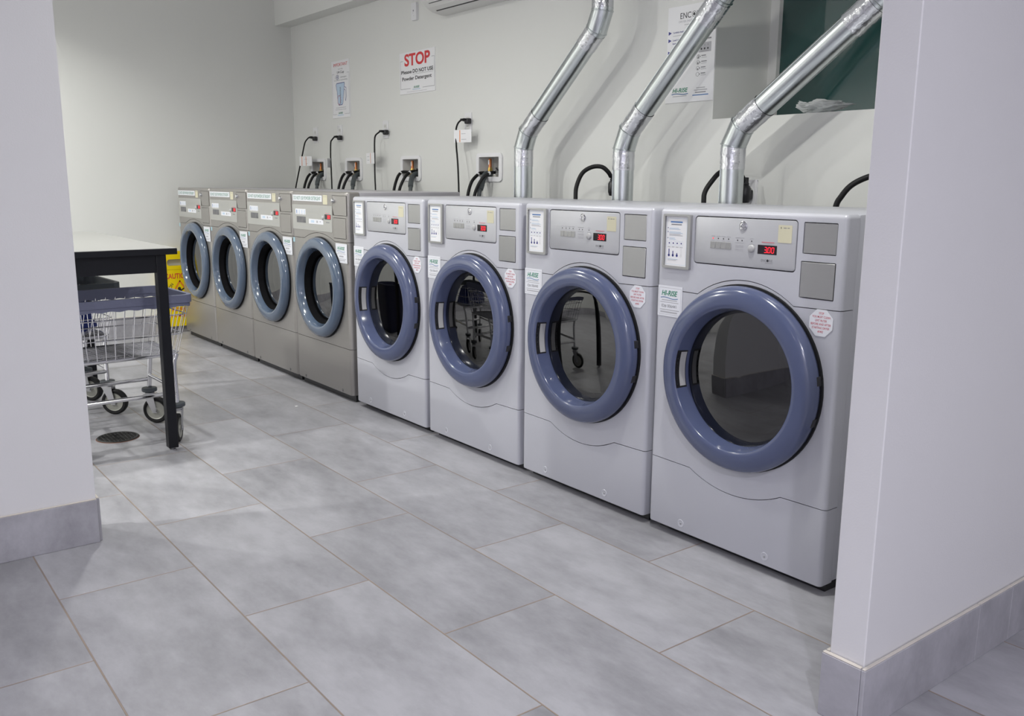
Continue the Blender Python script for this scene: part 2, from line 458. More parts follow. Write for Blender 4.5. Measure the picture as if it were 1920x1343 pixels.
def segments(text, x0, z0, h, m, M, d, mb, gap=.15):
    """seven-segment digits, '.' allowed"""
    SEG = {'0': 'abcdef', '3': 'abgcd', '1': 'bc', '2': 'abged'}
    w = h * .50; t = h * .125; x = x0; sl = .09
    def bar(xa, za, xb, zb):
        mb.stroke([(x + xa + sl * za, z0 + za), (x + xb + sl * zb, z0 + zb)], t, d, m, M)
    for ch in text:
        if ch == '.':
            mb.disc(x - w * .28, z0, t * .6, d, m, M, 10); continue
        for s in SEG[ch]:
            g = t * .55
            {'a': lambda: bar(g, h, w - g, h), 'd': lambda: bar(g, 0, w - g, 0), 'g': lambda: bar(g, h/2, w - g, h/2),
             'f': lambda: bar(0, h/2 + g, 0, h - g), 'b': lambda: bar(w, h/2 + g, w, h - g),
             'e': lambda: bar(0, g, 0, h/2 - g), 'c': lambda: bar(w, g, w, h/2 - g)}[s]()
        x += w * 1.62

def logo(mb, cx, cz, w, M, d=.0006, small=True):
    """company mark: slanted green word over a blue wave, with a line of small print"""
    h = w * .23
    mb.text('HI-RISE', cx, cz, h, ink_green, M, d, w=w, bold=.02, shear=.25)
    pts = [(cx - w*.52 + w*1.06*i/12, cz - h*.55 + h*.2*math.sin(i/12*2*PI)) for i in range(13)]
    mb.stroke(pts, h*.16, d, ink_blue, M)
    if small: mb.text('LAUNDRY SYSTEMS', cx, cz - h*1.35, h*.3, ink_green, M, d, w=w*.9) if False else mb.rect(cx - w*.45, cx + w*.45, cz - h*1.25, cz - h*1.08, d, ink_lgrey, M)

def id_sticker(parent, x0, x1, z0, z1, number, y=-.0008):
    P = Matrix.Translation((0, y, 0)) @ FRONT
    st = MB().prism([(x0, z0), (x1, z0), (x1, z1), (x0, z1)], 0, .0006, sticker_w, P).build('machine_id_sticker', parent)
    w = x1 - x0; h = z1 - z0; cx = (x0 + x1) / 2; t = MB()
    t.stroke([(x0 + .05*w, z0 + .06*h), (x1 - .05*w, z0 + .06*h), (x1 - .05*w, z1 - .07*h), (x0 + .05*w, z1 - .07*h)], .0009, .0009, ink_lgrey, P, True)
    t.text('HI-RISE', cx - .04*w, z0 + .68*h, .16*h, ink_green, P, .0009, w=.62*w, bold=.025, shear=.22)
    t.stroke([(cx - .38*w + .7*w*i/10, z0 + .60*h + .022*h*math.sin(i/10*2*PI)) for i in range(11)], .022*h, .0009, ink_blue, P)
    t.rect(x0 + .16*w, x1 - .2*w, z0 + .515*h, z0 + .54*h, .0009, ink_lgrey, P)
    t.rect(x0 + .10*w, x1 - .14*w, z0 + .45*h, z0 + .47*h, .0009, ink_lgrey, P)
    if number: t.text('ID# ' + number, cx - .03*w, z0 + .29*h, .10*h, ink_grey, P, .0009, w=.62*w)
    else: t.rect(cx - .2*w, cx + .18*w, z0 + .30*h, z0 + .38*h, .0009, ink_lgrey, P)
    t.rect(x0 + .10*w, x1 - .10*w, z0 + .20*h, z0 + .225*h, .0009, ink_lgrey, P)
    t.rect(x0 + .12*w, x1 - .18*w, z0 + .115*h, z0 + .16*h, .0009, ink_lgrey, P)
    t.build('lettering', st)

def qr_sticker(parent, x0, x1, z0, z1, y, name='payment_sticker'):
    P = Matrix.Translation((0, y, 0)) @ FRONT
    st = MB().prism(rrect(x0, x1, z0, z1, .002, 2), 0, .0005, beige, P).build(name, parent)
    w = x1 - x0; h = z1 - z0; t = MB()
    t.text('5', x0 + .2*w, z0 + .80*h, .09*h, ink_black, P, .0008, bold=.03)
    t.rect(x0 + .38*w, x0 + .60*w, z0 + .82*h, z0 + .86*h, .0008, ink_grey, P)
    t.rect(x0 + .66*w, x0 + .82*w, z0 + .82*h, z0 + .86*h, .0008, ink_grey, P)
    t.build('lettering', st)

# ---- dryer geometry (local: x centred, y = 0 at the front face, z = 0 on the floor)
D_HW, D_XR, D_ZB, D_ZT, D_CZ = .341, .321, .027, 1.066, .575
def build_dryer_meshes():
    sh = lambda: shell_mesh(D_HW, D_ZB, D_ZT, dry_paint, depth=.056, rv=.013, xr=D_XR)
    g = .0012; W = .5
    kx = .172
    a_up = math.degrees(math.acos(kx / .291)); a_lo = math.degrees(math.acos(kx / .365))
    up_arc = arc(0, D_CZ, .291, a_up, 180 - a_up)              # right to left over the top
    lo_arc = arc(0, D_CZ, .365, 180 + a_lo, 360 - a_lo)        # left to right underneath
    zu = up_arc[0][1]; zl = lo_arc[0][1]
    up_line = [(W, zu + .006)] + up_arc + [(-W, zu + .006)]
    lo_line = [(-W, zl + .006)] + lo_arc + [(W, zl + .006)]
    upper = [(x, z + g) for x, z in up_line] + [(-W, 2), (W, 2)]
    mid = [(x, z - g) for x, z in up_line[::-1]][::-1] + [(x, z + g) for x, z in lo_line]
    lower = [(x, z - g) for x, z in lo_line] + [(W, -1), (-W, -1)]
    holes = [rrect(-.194, .172, .903, 1.047, .012), rrect(.1895, .2935, .957, 1.0425, .003, 2), rrect(.1875, .2955, .8365, .9375, .003, 2)]
    CACHE['d_upper'] = bool_mesh(sh(), [(cutter(upper, dry_paint), 'INTERSECT')] + [(cutter(h, dry_paint), 'DIFFERENCE') for h in holes], 'control_fascia')
    CACHE['d_mid'] = bool_mesh(sh(), [(cutter(mid, dry_paint), 'INTERSECT'), (cylcut(D_CZ, .262, dry_paint), 'DIFFERENCE')], 'front_panel')
    CACHE['d_lower'] = bool_mesh(sh(), [(cutter(lower, dry_paint), 'INTERSECT')], 'kick_panel')
    # cabinet behind the front, bored for the drum
    cab = MB().box(-D_HW + .001, D_XR - .001, .0572, .69, D_ZB + .003, D_ZT, dry_paint, bev=.008).mesh('cab')
    CACHE['d_cab'] = bool_mesh(cab, [(cylcut(D_CZ, .25, dry_paint, 0, .55), 'DIFFERENCE')], 'cabinet')
    CACHE['d_drum'] = MB().lathe([(.244, -.01), (.248, -.53), (.235, -.545), (.0, -.545)], dark_in, RINGM(D_CZ), 64).mesh('drum')
    CACHE['d_base'] = MB().box(-D_HW + .012, D_XR - .012, .045, .66, 0, .03, black_pl).mesh('base')
    CACHE['d_gasket'] = MB().lathe([(.2805, -.001), (.2805, .008), (.262, .010), (.256, .0), (.256, -.03)], black_rub, RINGM(D_CZ), 72).mesh('door_gasket')
    ring = [(.258, .004), (.270, .006), (.2765, .014), (.277, .026), (.2735, .038), (.2665, .0465), (.255, .0520), (.240, .0550), (.226, .0555), (.217, .0545), (.2135, .0525), (.2115, .049), (.2045, .008), (.203, .002), (.205, -.004), (.25, -.004)]
    CACHE['d_ring'] = MB().lathe(ring, door_blue, RINGM(D_CZ), 96, closed=True).mesh('door', 40)
    lens = [(.206 * math.cos(t), -.002 + .008 * math.sin(t)) for t in [PI / 2 * i / 8 for i in range(9)]]
    CACHE['d_glass'] = MB().lathe([(max(r, 0), h) for r, h in lens], glass_dryer, RINGM(D_CZ), 72).mesh('door_glass', 60)
    # grip slot on the left of the door
    h = MB()
    nn = 10
    def grip(rf, hf, a0, a1, m, r0, h0):
        vs = []; fs = []
        for i in range(nn + 1):
            a = math.radians(a0 + (a1 - a0) * i / nn)
            for (r, hh) in ((rf, hf), (r0, h0)): vs.append((r * math.cos(a), r * math.sin(a), hh))
        for i in range(nn): fs.append((2*i, 2*i + 1, 2*i + 3, 2*i + 2))
        h.add(vs, fs, m, RINGM(D_CZ))
    grip(.2117, .0515, 163.5, 196.5, black_pl, .2050, .0115)
    grip(.2085, .0370, 165, 195, grey_pl, .2045, .0150)
    for i in range(7):
        a = math.radians(166.5 + 4.5 * i)
        h.lathe([(0, 0), (.003, .0), (.003, .002), (0, .003)], black_pl, RINGM(D_CZ) @ Matrix.Translation((.2100 * math.cos(a), .2100 * math.sin(a), .0445)), 8)
    CACHE['d_handle'] = h.mesh('door_handle')
    hg = MB(); hg.box(-.007, .0065, -.013, .013, -.002, .024, black_pl, bev=.002)
    CACHE['d_hinge'] = hg.mesh('hinge')
    # control panel and its fittings
    P = FRONT
    CACHE['d_panel'] = MB().prism(rrect(-.191, .169, .906, 1.044, .010), -.012, .001, dry_panel, P, bev=.0015).mesh('control_panel')
    t = MB(); d = .0014
    for x in (-.121, -.101, -.082, -.063):
        t.rect(x - .007, x + .007, .9885, .9905, d, ink_lgrey, P); t.rect(x - .006, x + .006, .9755, .9772, d, ink_lgrey, P)
    for x in (-.03, -.014): t.rect(x - .008, x + .0075, .9875, .9893, d, ink_lgrey, P); t.rect(x - .0085, x + .0075, .9735, .9752, d, ink_lgrey, P)
    t.rect(.014, .026, .987, .989, d, ink_lgrey, P); t.rect(.011, .031, .972, .9737, d, ink_lgrey, P)
    for z in (.966, .962, .956, .952): t.rect(-.037, -.008, z - .001, z + .001, d, ink_lgrey, P)
    t.rect(.055, .098, .9795, .9815, d, ink_pink, P); t.rect(.062, .090, .9762, .9777, d, ink_lgrey, P)
    t.text('ENC', .0655, .9255, .0072, ink_grey, P, d, w=.0185); t.disc(.0785, .9291, .0038, d, ink_black, P); t.text('RE', .0895, .9255, .0072, ink_grey, P, d, w=.0125)
    t.rect(.070, .096, .9215, .9225, d, ink_grey, P)
    CACHE['d_print'] = t.mesh('lettering')
    CACHE['d_btn'] = MB().prism(rrect(-.0095, .0095, -.010, .010, .001, 2), -.001, .0015, plate_m, P, bev=.0006, seg=1).mesh('button')
    CACHE['d_knob'] = MB().lathe([(.0112, -.001), (.0112, .003), (.009, .0055), (.004, .007), (0, .0072)], grey_pl, RINGM(0), 24).mesh('knob')
    CACHE['d_lock'] = MB().lathe([(.0135, -.001), (.0135, .002), (.0115, .003), (.010, .0012), (.0085, .0012), (.008, .004), (.0055, .0045), (.005, .002), (.0022, .002), (.002, .0035), (0, .0036)], chrome, RINGM(0), 24).mesh('lock')
    CACHE['d_led'] = MB().disc(0, 0, .0021, .0013, led_off, P, 10).mesh('indicator')
    CACHE['d_ledr'] = MB().disc(0, 0, .0021, .0013, led_red, P, 10).mesh('indicator')
    CACHE['d_disp'] = MB().prism(rrect(.0425, .1075, .9468, .9727, .0006, 1), -.001, .0014, disp_black, P).mesh('display')
    t = MB(); segments('3.00', .0655, .9518, .0150, digit_red, P, .0019, t); CACHE['d_digits'] = t.mesh('digits')
    for k, (x0, x1, z0, z1) in (('d_plate1', (.1915, .2915, .959, 1.0405)), ('d_plate2', (.190, .293, .839, .935))):
        CACHE[k] = MB().prism(rrect(x0, x1, z0, z1, .002, 2), -.012, -.001 if k == 'd_plate1' else .0015, plate_m, P, bev=.001, seg=1).mesh('blank_plate')
    # instruction holder at top left
    m_ = MB(); m_.ring(rrect(-.316, -.204, .881, 1.0485, .004, 3), rrect(-.309, -.2165, .888, 1.0425, .002, 3), -.001, .010, plate_m, P)
    m_.prism(rrect(-.312, -.212, .885, 1.045, .002, 2), -.001, .004, plate_m, P)
    CACHE['d_holder'] = m_.mesh('instruction_holder')
    c = MB(); c.rect(-.308, -.218, .8885, 1.042, .0048, paper, P); d = .0052
    c.stroke([(-.304, .893), (-.222, .893), (-.222, 1.036), (-.304, 1.036)], .0007, d, ink_lblue, P, True)
    c.rect(-.289, -.240, 1.0225, 1.0265, d, ink_blue, P); c.rect(-.286, -.243, 1.0155, 1.0185, d, ink_grey, P)
    for (z, n_, wd) in ((1.006, 2, .045), (.994, 4, .055), (.975, 2, .028)):
        c.face([(-.300, z - .002), (-.296, z), (-.300, z + .002)], d, ink_navy, P)
        for i in range(n_): c.rect(-.293, -.293 + wd * (1 if i % 2 else .85), z - .0035 * i - .001, z - .0035 * i + .0005, d, ink_lblue if i < 2 else ink_lgrey, P)
    for i in range(4):
        x = -.292 + i * .0165
        c.stroke([(x - .007, .952), (x + .007, .952), (x + .007, .966), (x - .007, .966)], .0005, d, ink_lblue, P, True)
        c.disc(x, .959, .0026, d, ink_navy, P, 10)
        c.rect(x - .006, x + .006, .946, .948, d, ink_lgrey, P)
        if i < 3: c.disc(x, .921, .0042, d, ink_navy, P, 12); c.rect(x - .0017, x + .0017, .921, .941 - i * .006, d, ink_navy, P)
        else: c.stroke([(x + .003 * math.cos(a), .921 + .003 * math.sin(a)) for a in [2*PI*k/10 for k in range(10)]], .0005, d, ink_lgrey, P, True); c.stroke([(x - .0016, .924), (x - .0016, .942), (x + .0016, .942), (x + .0016, .924)], .0004, d, ink_lgrey, P)
    c.rect(-.297, -.255, .9085, .910, d, ink_lblue, P); c.rect(-.297, -.262, .905, .9062, d, ink_lgrey, P)
    CACHE['d_card'] = c.mesh('instruction_card')
    # octagonal lint sticker
    oc = [(.2635 + .0390 * math.cos(math.radians(22.5 + 45 * i)), .775 + .0395 * math.sin(math.radians(22.5 + 45 * i))) for i in range(8)]
    PS = Matrix.Translation((0, -.0008, 0)) @ FRONT
    CACHE['d_oct'] = MB().prism(oc, 0, .0006, sticker_w, PS).mesh('lint_sticker')
    t = MB()
    for s_, z, w in (('STOP', .7985, .016), ('YOU MUST CLEAN', .7885, .056), ('LINT FILTER', .7785, .036), ('BEFORE AND AFTER', .7685, .062), ('STARTING DRYER', .7585, .054), ('#5402', .7485, .017)):
        t.text(s_, .2635, z, .0056, ink_pink, PS, .0009, w=w, bold=.01)
    CACHE['d_octt'] = t.mesh('lettering')
    CACHE['screw'] = MB().lathe([(.0135, -.0002), (.0125, .0010), (.0105, .0012), (.0085, .0004), (.0035, .0002)], dry_paint, RINGM(0), 24).lathe([(.0036, .0002), (.0034, .0016), (.002, .0022), (0, .0023)], zinc, RINGM(0), 12).mesh('screw')
build_dryer_meshes()

DP = .69
d_labels = ['light grey front-load dryer with dark glass, last in the row beside the white wall end',
            'light grey front-load dryer second from the white wall end, one before the last',
            'light grey front-load dryer third from the white wall end, second after the steel washers',
            'light grey front-load dryer standing directly against the last steel washer']
ids = ['006441', '006440', '006439', '006438']
for i in range(4):
    r = thing('dryer', d_labels[i], 'dryer', (-DP * i - DP / 2, 0, 0), 'front-load dryers along the back wall')
    obj('cabinet', CACHE['d_cab'], r); obj('base', CACHE['d_base'], r); obj('drum', CACHE['d_drum'], r)
    fa = obj('control_fascia', CACHE['d_upper'], r); obj('front_panel', CACHE['d_mid'], r)
    kp = obj('kick_panel', CACHE['d_lower'], r)
    for x in (-.199, .130):
        s_ = obj('screw', CACHE['screw'], kp); s_.location = (x, 0, .056)
    obj('door_gasket', CACHE['d_gasket'], r).location = (.007, 0, 0)
    dr = obj('door', CACHE['d_ring'], r); dr.location = (.008, 0, 0); dr['label'] = 'glossy slate blue round door ring'
    obj('door_glass', CACHE['d_glass'], dr)['label'] = 'dark tinted door glass'
    obj('door_handle', CACHE['d_handle'], dr)['label'] = 'light grey finger grip'
    for a in (9, -16):
        hgo = obj('hinge', CACHE['d_hinge'], dr); hgo['label'] = 'black door hinge'
        aa = math.radians(a); hgo.matrix_local = RINGM(D_CZ) @ Matrix.Rotation(aa, 4, 'Z') @ Matrix.Translation((.2715, 0, .003))
    cp = obj('control_panel', CACHE['d_panel'], r)
    obj('lettering', CACHE['d_print'], cp)
    for k in range(4): o = obj('button', CACHE['d_btn'], cp); o.location = (-.121 + k * .0198, -.001, .963)
    for k, x in enumerate((-.121, -.101, -.082, -.063, -.03, -.014, .02)):
        o = obj('indicator', CACHE['d_ledr' if k == 0 and i == 0 else 'd_led'], cp); o.location = (x, 0, .9825 if k < 4 else .981)
    o = obj('knob', CACHE['d_knob'], cp); o.location = (.021, -.001, .960)
    o = obj('lock', CACHE['d_lock'], cp); o.location = (-.012, -.001, 1.0235); o['label'] = 'round chrome key lock'
    obj('display', CACHE['d_disp'], cp)['label'] = 'black price display'
    obj('digits', CACHE['d_digits'], cp)['label'] = 'glowing red digits'
    obj('blank_plate', CACHE['d_plate1'], r); obj('blank_plate', CACHE['d_plate2'], r)
    ho = obj('instruction_holder', CACHE['d_holder'], r); obj('instruction_card', CACHE['d_card'], ho)['label'] = 'white printed instruction card'
    qr_sticker(r, .109, .154, .982, 1.031, -.0012)
    id_sticker(r, -.334, -.2325, .726, .8235, ids[i])
    oo = obj('lint_sticker', CACHE['d_oct'], r); oo['label'] = 'white octagonal sticker with red lettering'; obj('lettering', CACHE['d_octt'], oo)

# ---- washer geometry
W_HW, W_ZB, W_ZT, W_CZ = .3290, .036, 1.086, .579
def build_washer_meshes():
    sh = lambda: shell_mesh(W_HW, W_ZB, W_ZT, steel, rv=.022, rt=.010)
    g = .0012; W = .5; kx = .180
    # shallow arch through (+-.18, .834) and (0, .869)
    sag = .035; R = (kx * kx + sag * sag) / (2 * sag); cz = .869 - R
    a_up = math.degrees(math.acos(kx / R))
    up_line = [(W, .834)] + arc(0, cz, R, a_up, 180 - a_up) + [(-W, .834)]
    lo_line = [(-W, .282), (W, .282)]
    upper = [(x, z + g) for x, z in up_line] + [(-W, 2), (W, 2)]
    mid = [(x, z - g) for x, z in up_line] + [(x, z + g) for x, z in lo_line]
    lower = [(x, z - g) for x, z in lo_line] + [(W, -1), (-W, -1)]
    holes = [rrect(.168, .322, .9665, 1.0685, .003, 2), rrect(.176, .314, .850, .956, .003, 2)]
    CACHE['w_upper'] = bool_mesh(sh(), [(cutter(upper, steel), 'INTERSECT')] + [(cutter(h, steel), 'DIFFERENCE') for h in holes], 'control_fascia')
    CACHE['w_mid'] = bool_mesh(sh(), [(cutter(mid, steel), 'INTERSECT'), (cylcut(W_CZ, .256, steel), 'DIFFERENCE')], 'front_panel')
    CACHE['w_lower'] = bool_mesh(sh(), [(cutter(lower, steel), 'INTERSECT')], 'kick_panel')
    cab = MB().box(-W_HW + .001, W_HW - .001, .0715, .69, W_ZB + .003, W_ZT, wash_paint, bev=.008).mesh('cab')
    CACHE['w_cab'] = bool_mesh(cab, [(cylcut(W_CZ, .25, wash_paint, 0, .5), 'DIFFERENCE')], 'cabinet')
    CACHE['w_drum'] = MB().lathe([(.244, -.01), (.246, -.48), (.235, -.495), (.0, -.495)], dark_in, RINGM(W_CZ), 64).mesh('drum')
    CACHE['w_base'] = MB().box(-W_HW + .012, W_HW - .012, .03, .66, 0, .04, black_pl).mesh('base')
    CACHE['w_gasket'] = MB().lathe([(.2715, -.001), (.2715, .005), (.258, .006), (.254, .0), (.254, -.03)], black_rub, RINGM(W_CZ), 72).mesh('door_gasket')
    ring = [(.252, .002), (.262, .003), (.2675, .009), (.268, .018), (.265, .028), (.259, .036), (.249, .041), (.236, .0438), (.224, .0445), (.2165, .0435), (.2125, .0415), (.2105, .0385), (.196, .010), (.196, -.004), (.25, -.010)]
    CACHE['w_ring'] = MB().lathe(ring, door_teal, RINGM(W_CZ), 96, closed=True).mesh('door', 40)
    CACHE['w_seal'] = MB().lathe([(.199, .008), (.196, .011), (.183, -.016), (.178, -.024), (.176, -.075), (.20, -.08)], seal_black, RINGM(W_CZ), 72, closed=True).mesh('door_seal', 40)
    lens = [(.180 * math.cos(t), -.022 + .022 * math.sin(t)) for t in [PI / 2 * i / 10 for i in range(11)]]
    CACHE['w_glass'] = MB().lathe([(max(r, 0), h) for r, h in lens], glass_wash, RINGM(W_CZ), 72).mesh('door_glass', 60)
    P = FRONT
    CACHE['w_panel'] = MB().prism(rrect(-.320, .163, .878, 1.013, .003, 2), -.001, .0018, steel_panel, P, bev=.0008, seg=1).mesh('control_panel')
    t = MB(); d = .0022
    t.rect(-.30, .15, 1.0005, 1.0015, d, ink_lgrey, P); t.rect(-.31, .15, .8925, .8935, d, ink_lgrey, P)
    t.rect(-.280, -.149, .959, .990, d, sticker_w, P)
    for k in range(4):
        x = -.262 + .033 * k
        t.rect(x - .004, x + .004, .966, .984, d + .0003, ink_lblue if k else ink_blue, P); t.rect(x - .010, x + .010, .9615, .9635, d + .0003, ink_lgrey, P)
    for k in range(8):
        t.rect(-.115 + .0185 * k, -.113 + .0185 * k, .972, .990, d, ink_lgrey, P)
    t.rect(-.125, .04, .962, .963, d, ink_lgrey, P); t.rect(-.125, .04, .953, .954, d, ink_lgrey, P)
    t.rect(-.112, .063, .914, .940, d, sticker_w, P)
    t.rect(-.085, -.045, .921, .933, d + .0003, ink_lblue, P); t.rect(-.02, .0, .921, .933, d + .0003, ink_lgrey, P); t.rect(.02, .035, .925, .931, d + .0003, ink_lgrey, P)
    t.rect(.095, .135, .925, .930, d, ink_grey, P); t.rect(.09, .14, .973, .975, d, ink_pink, P)
    CACHE['w_print'] = t.mesh('lettering')
    CACHE['w_win'] = MB().prism(rrect(-.265, -.152, .916, .949, .002, 2), -.001, .0026, mat('dark_program_window', (.12, .12, .13), .25, var=.5, vscale=30), P).mesh('program_window')
    CACHE['w_disp'] = MB().prism(rrect(.081, .151, .943, .969, .001, 1), -.001, .0026, disp_black, P).mesh('display')
    t = MB(); t.rect(.108, .149, .9445, .9675, .0028, disp_red, P); segments('3.00', .112, .9485, .015, digit_red, P, .0031, t); CACHE['w_digits'] = t.mesh('digits')
    CACHE['w_plate1'] = MB().prism([(.1845, .968), (.320, .968), (.320, 1.067), (.1695, 1.067), (.1695, 1.005)], -.012, .000, steel, P, bev=.001, seg=1).mesh('coin_plate')
    CACHE['w_plate2'] = MB().prism(rrect(.178, .312, .852, .954, .002, 2), -.012, .001, steel, P, bev=.001, seg=1).mesh('coin_plate')
    l_ = MB(); l_.prism([(-.312, 1.033), (.050, 1.033), (.050, 1.0655), (-.312, 1.0655)], 0, .0006, sticker_w, P)
    CACHE['w_label'] = l_.mesh('notice_strip')
    t = MB(); t.text('DO NOT USE POWDER DETERGENT', -.131, 1.0395, .0185, ink_green, P, .001, w=.335); CACHE['w_labelt'] = t.mesh('lettering')
    CACHE['w_tape'] = MB().prism([(-.326, .805), (-.304, .805), (-.304, .830), (-.326, .830)], 0, .0006, tape_blue, P).mesh('tape_tab')
    CACHE['w_lock'] = MB().lathe([(.0125, -.001), (.0125, .004), (.010, .012), (.004, .0145), (0, .0148)], chrome, RINGM(0), 24).mesh('lock')
CACHE['w_screw'] = MB().lathe([(.0085, -.0002), (.008, .0012), (.004, .002), (0, .0022)], zinc_dark, RINGM(0), 16).mesh('screw')
build_washer_meshes()
WP = .664
w_labels = ['stainless front-load washer next to the first grey dryer',
            'stainless front-load washer second from the grey dryers',
            'stainless front-load washer third from the grey dryers, one away from the far end',
            'stainless front-load washer at the far end, beside the yellow caution sign']
for i in range(4):
    r = thing('washing_machine', w_labels[i], 'washing machine', (-2.815 - WP * i - W_HW, 0, 0), 'steel front-load washers at the far end')
    obj('cabinet', CACHE['w_cab'], r)['label'] = 'grey painted cabinet'
    obj('base', CACHE['w_base'], r); obj('drum', CACHE['w_drum'], r)
    obj('control_fascia', CACHE['w_upper'], r); obj('front_panel', CACHE['w_mid'], r)
    kp = obj('kick_panel', CACHE['w_lower'], r)
    for x in (-.225, .225):
        s_ = obj('screw', CACHE['w_screw'], kp); s_.location = (x, 0, .052)
    obj('door_gasket', CACHE['w_gasket'], r).location = (.013, 0, 0)
    dr = obj('door', CACHE['w_ring'], r); dr.location = (.014, 0, 0); dr['label'] = 'glossy blue-grey round door ring'
    obj('door_seal', CACHE['w_seal'], dr); obj('door_glass', CACHE['w_glass'], dr)['label'] = 'rounded door glass'
    cp = obj('control_panel', CACHE['w_panel'], r); cp['label'] = 'pale control overlay'
    obj('lettering', CACHE['w_print'], cp); obj('program_window', CACHE['w_win'], cp)
    obj('display', CACHE['w_disp'], cp); obj('digits', CACHE['w_digits'], cp)['label'] = 'glowing red digits'
    kn = obj('knob', CACHE['d_knob'], cp); kn.location = (.058, -.0018, .950)
    p1 = obj('coin_plate', CACHE['w_plate1'], r); lk = obj('lock', CACHE['w_lock'], p1); lk.location = (.186, 0, 1.042); lk['label'] = 'chrome key lock'
    obj('coin_plate', CACHE['w_plate2'], r)
    nl = obj('notice_strip', CACHE['w_label'], r); nl['label'] = 'white notice strip with green lettering'; obj('lettering', CACHE['w_labelt'], nl)
    qr_sticker(r, .064, .114, 1.020, 1.068, -.0004)
    id_sticker(r, .196, .321, .728, .826, None)
    obj('tape_tab', CACHE['w_tape'], r)['label'] = 'pale blue tape tab'

# ------------------------------------------------------------------ ducts
def duct(label, x, path, extra=()):
    """path: polyline of (x, z) at depth Y; straight pipes joined by short elbow rings, taped at the joints"""
    Y, R = .815, .0475
    r = thing('dryer_vent_duct', label, 'duct', (x, Y, 0), 'galvanized dryer ducts')
    pts = [Vector((a, Y, b)) for a, b in path]
    # corners become a two-piece elbow: a short middle gore between the pipes
    cut = .048
    ends = []
    for i in range(len(pts) - 1):
        a, b = pts[i].copy(), pts[i + 1].copy(); d = (b - a).normalized()
        if i > 0: a += d * cut
        if i < len(pts) - 2: b -= d * cut
        ends.append((a, b))
    for k, (a, b) in enumerate(ends):
        m = MB(); m.tube([a, b], R, galv, 40, caps=True)
        d = (b - a).normalized()
        side = d.cross(Vector((0, 1, 0))).normalized()
        off = (side * .55 + Vector((0, -.83, 0))).normalized() * (R + .0005)
        m.tube([a + off, b + off], .0016, galv, 6)
        m.build('pipe_section', r, world=True, ang=40)
    for k in range(len(ends) - 1):
        a = ends[k][1]; b = ends[k + 1][0]; c = pts[k + 1]
        d0 = (ends[k][1] - ends[k][0]).normalized(); d1 = (ends[k + 1][1] - ends[k + 1][0]).normalized()
        m = MB(); Re = R + .0022
        m.tube([a - d0 * .012, a, b, b + d1 * .012], Re, galv, 40, caps=False)
        for p, d in ((a, (d0 * 1.3 + (b - a).normalized()).normalized()), (b, (d1 * 1.3 + (b - a).normalized()).normalized())):
            m.tube([p - d * .003, p - d * .0012, p + d * .0012, p + d * .003], [Re + .0006, Re + .003, Re + .003, Re + .0006], galv, 40)
        m.build('elbow', r, world=True, ang=50)
        for p, d, ln in ((a, -d0, .085), (b, d1, .115)):
            n = 9; pp = [p + d * (.008 + ln * i / n) for i in range(n + 1)]
            rr = [R + .0016 + random.uniform(-.0003, .0014) for _ in range(n + 1)]
            MB().tube(pp, rr, tape_m, 40, caps=False).build('tape_wrap', r, world=True, ang=60)
    for (t, ln) in extra:
        a, b = pts[-2], pts[-1]; d = (b - a).normalized(); p = a + d * t
        n = 10; pp = [p + d * (ln * i / n) for i in range(n + 1)]
        MB().tube(pp, [R + .0018 + random.uniform(-.0003, .0014) for _ in range(n + 1)], tape_m, 40, caps=False).build('tape_wrap', r, world=True, ang=60)
        m = MB(); e = p + d * (ln + .012)
        m.tube([e - d * .003, e - d * .001, e + d * .001, e + d * .003], [R + .001, R + .004, R + .004, R + .001], galv, 40)
        m.build('pipe_seam', r, world=True)
    return r
duct('galvanized duct farthest left, bending back to vertical near the ceiling', -2.42, [(-2.42, .30), (-2.42, 1.362), (-1.852, 1.860), (-1.852, 2.63)])
duct('galvanized duct slanting across the printed dryer poster', -1.688, [(-1.688, .30), (-1.688, 1.338), (-.60, 2.43)], [(.63, .10)])
duct('galvanized duct slanting in front of the dark green window', -1.070, [(-1.070, .30), (-1.070, 1.338), (-.02, 2.085)], [(.60, .11)])

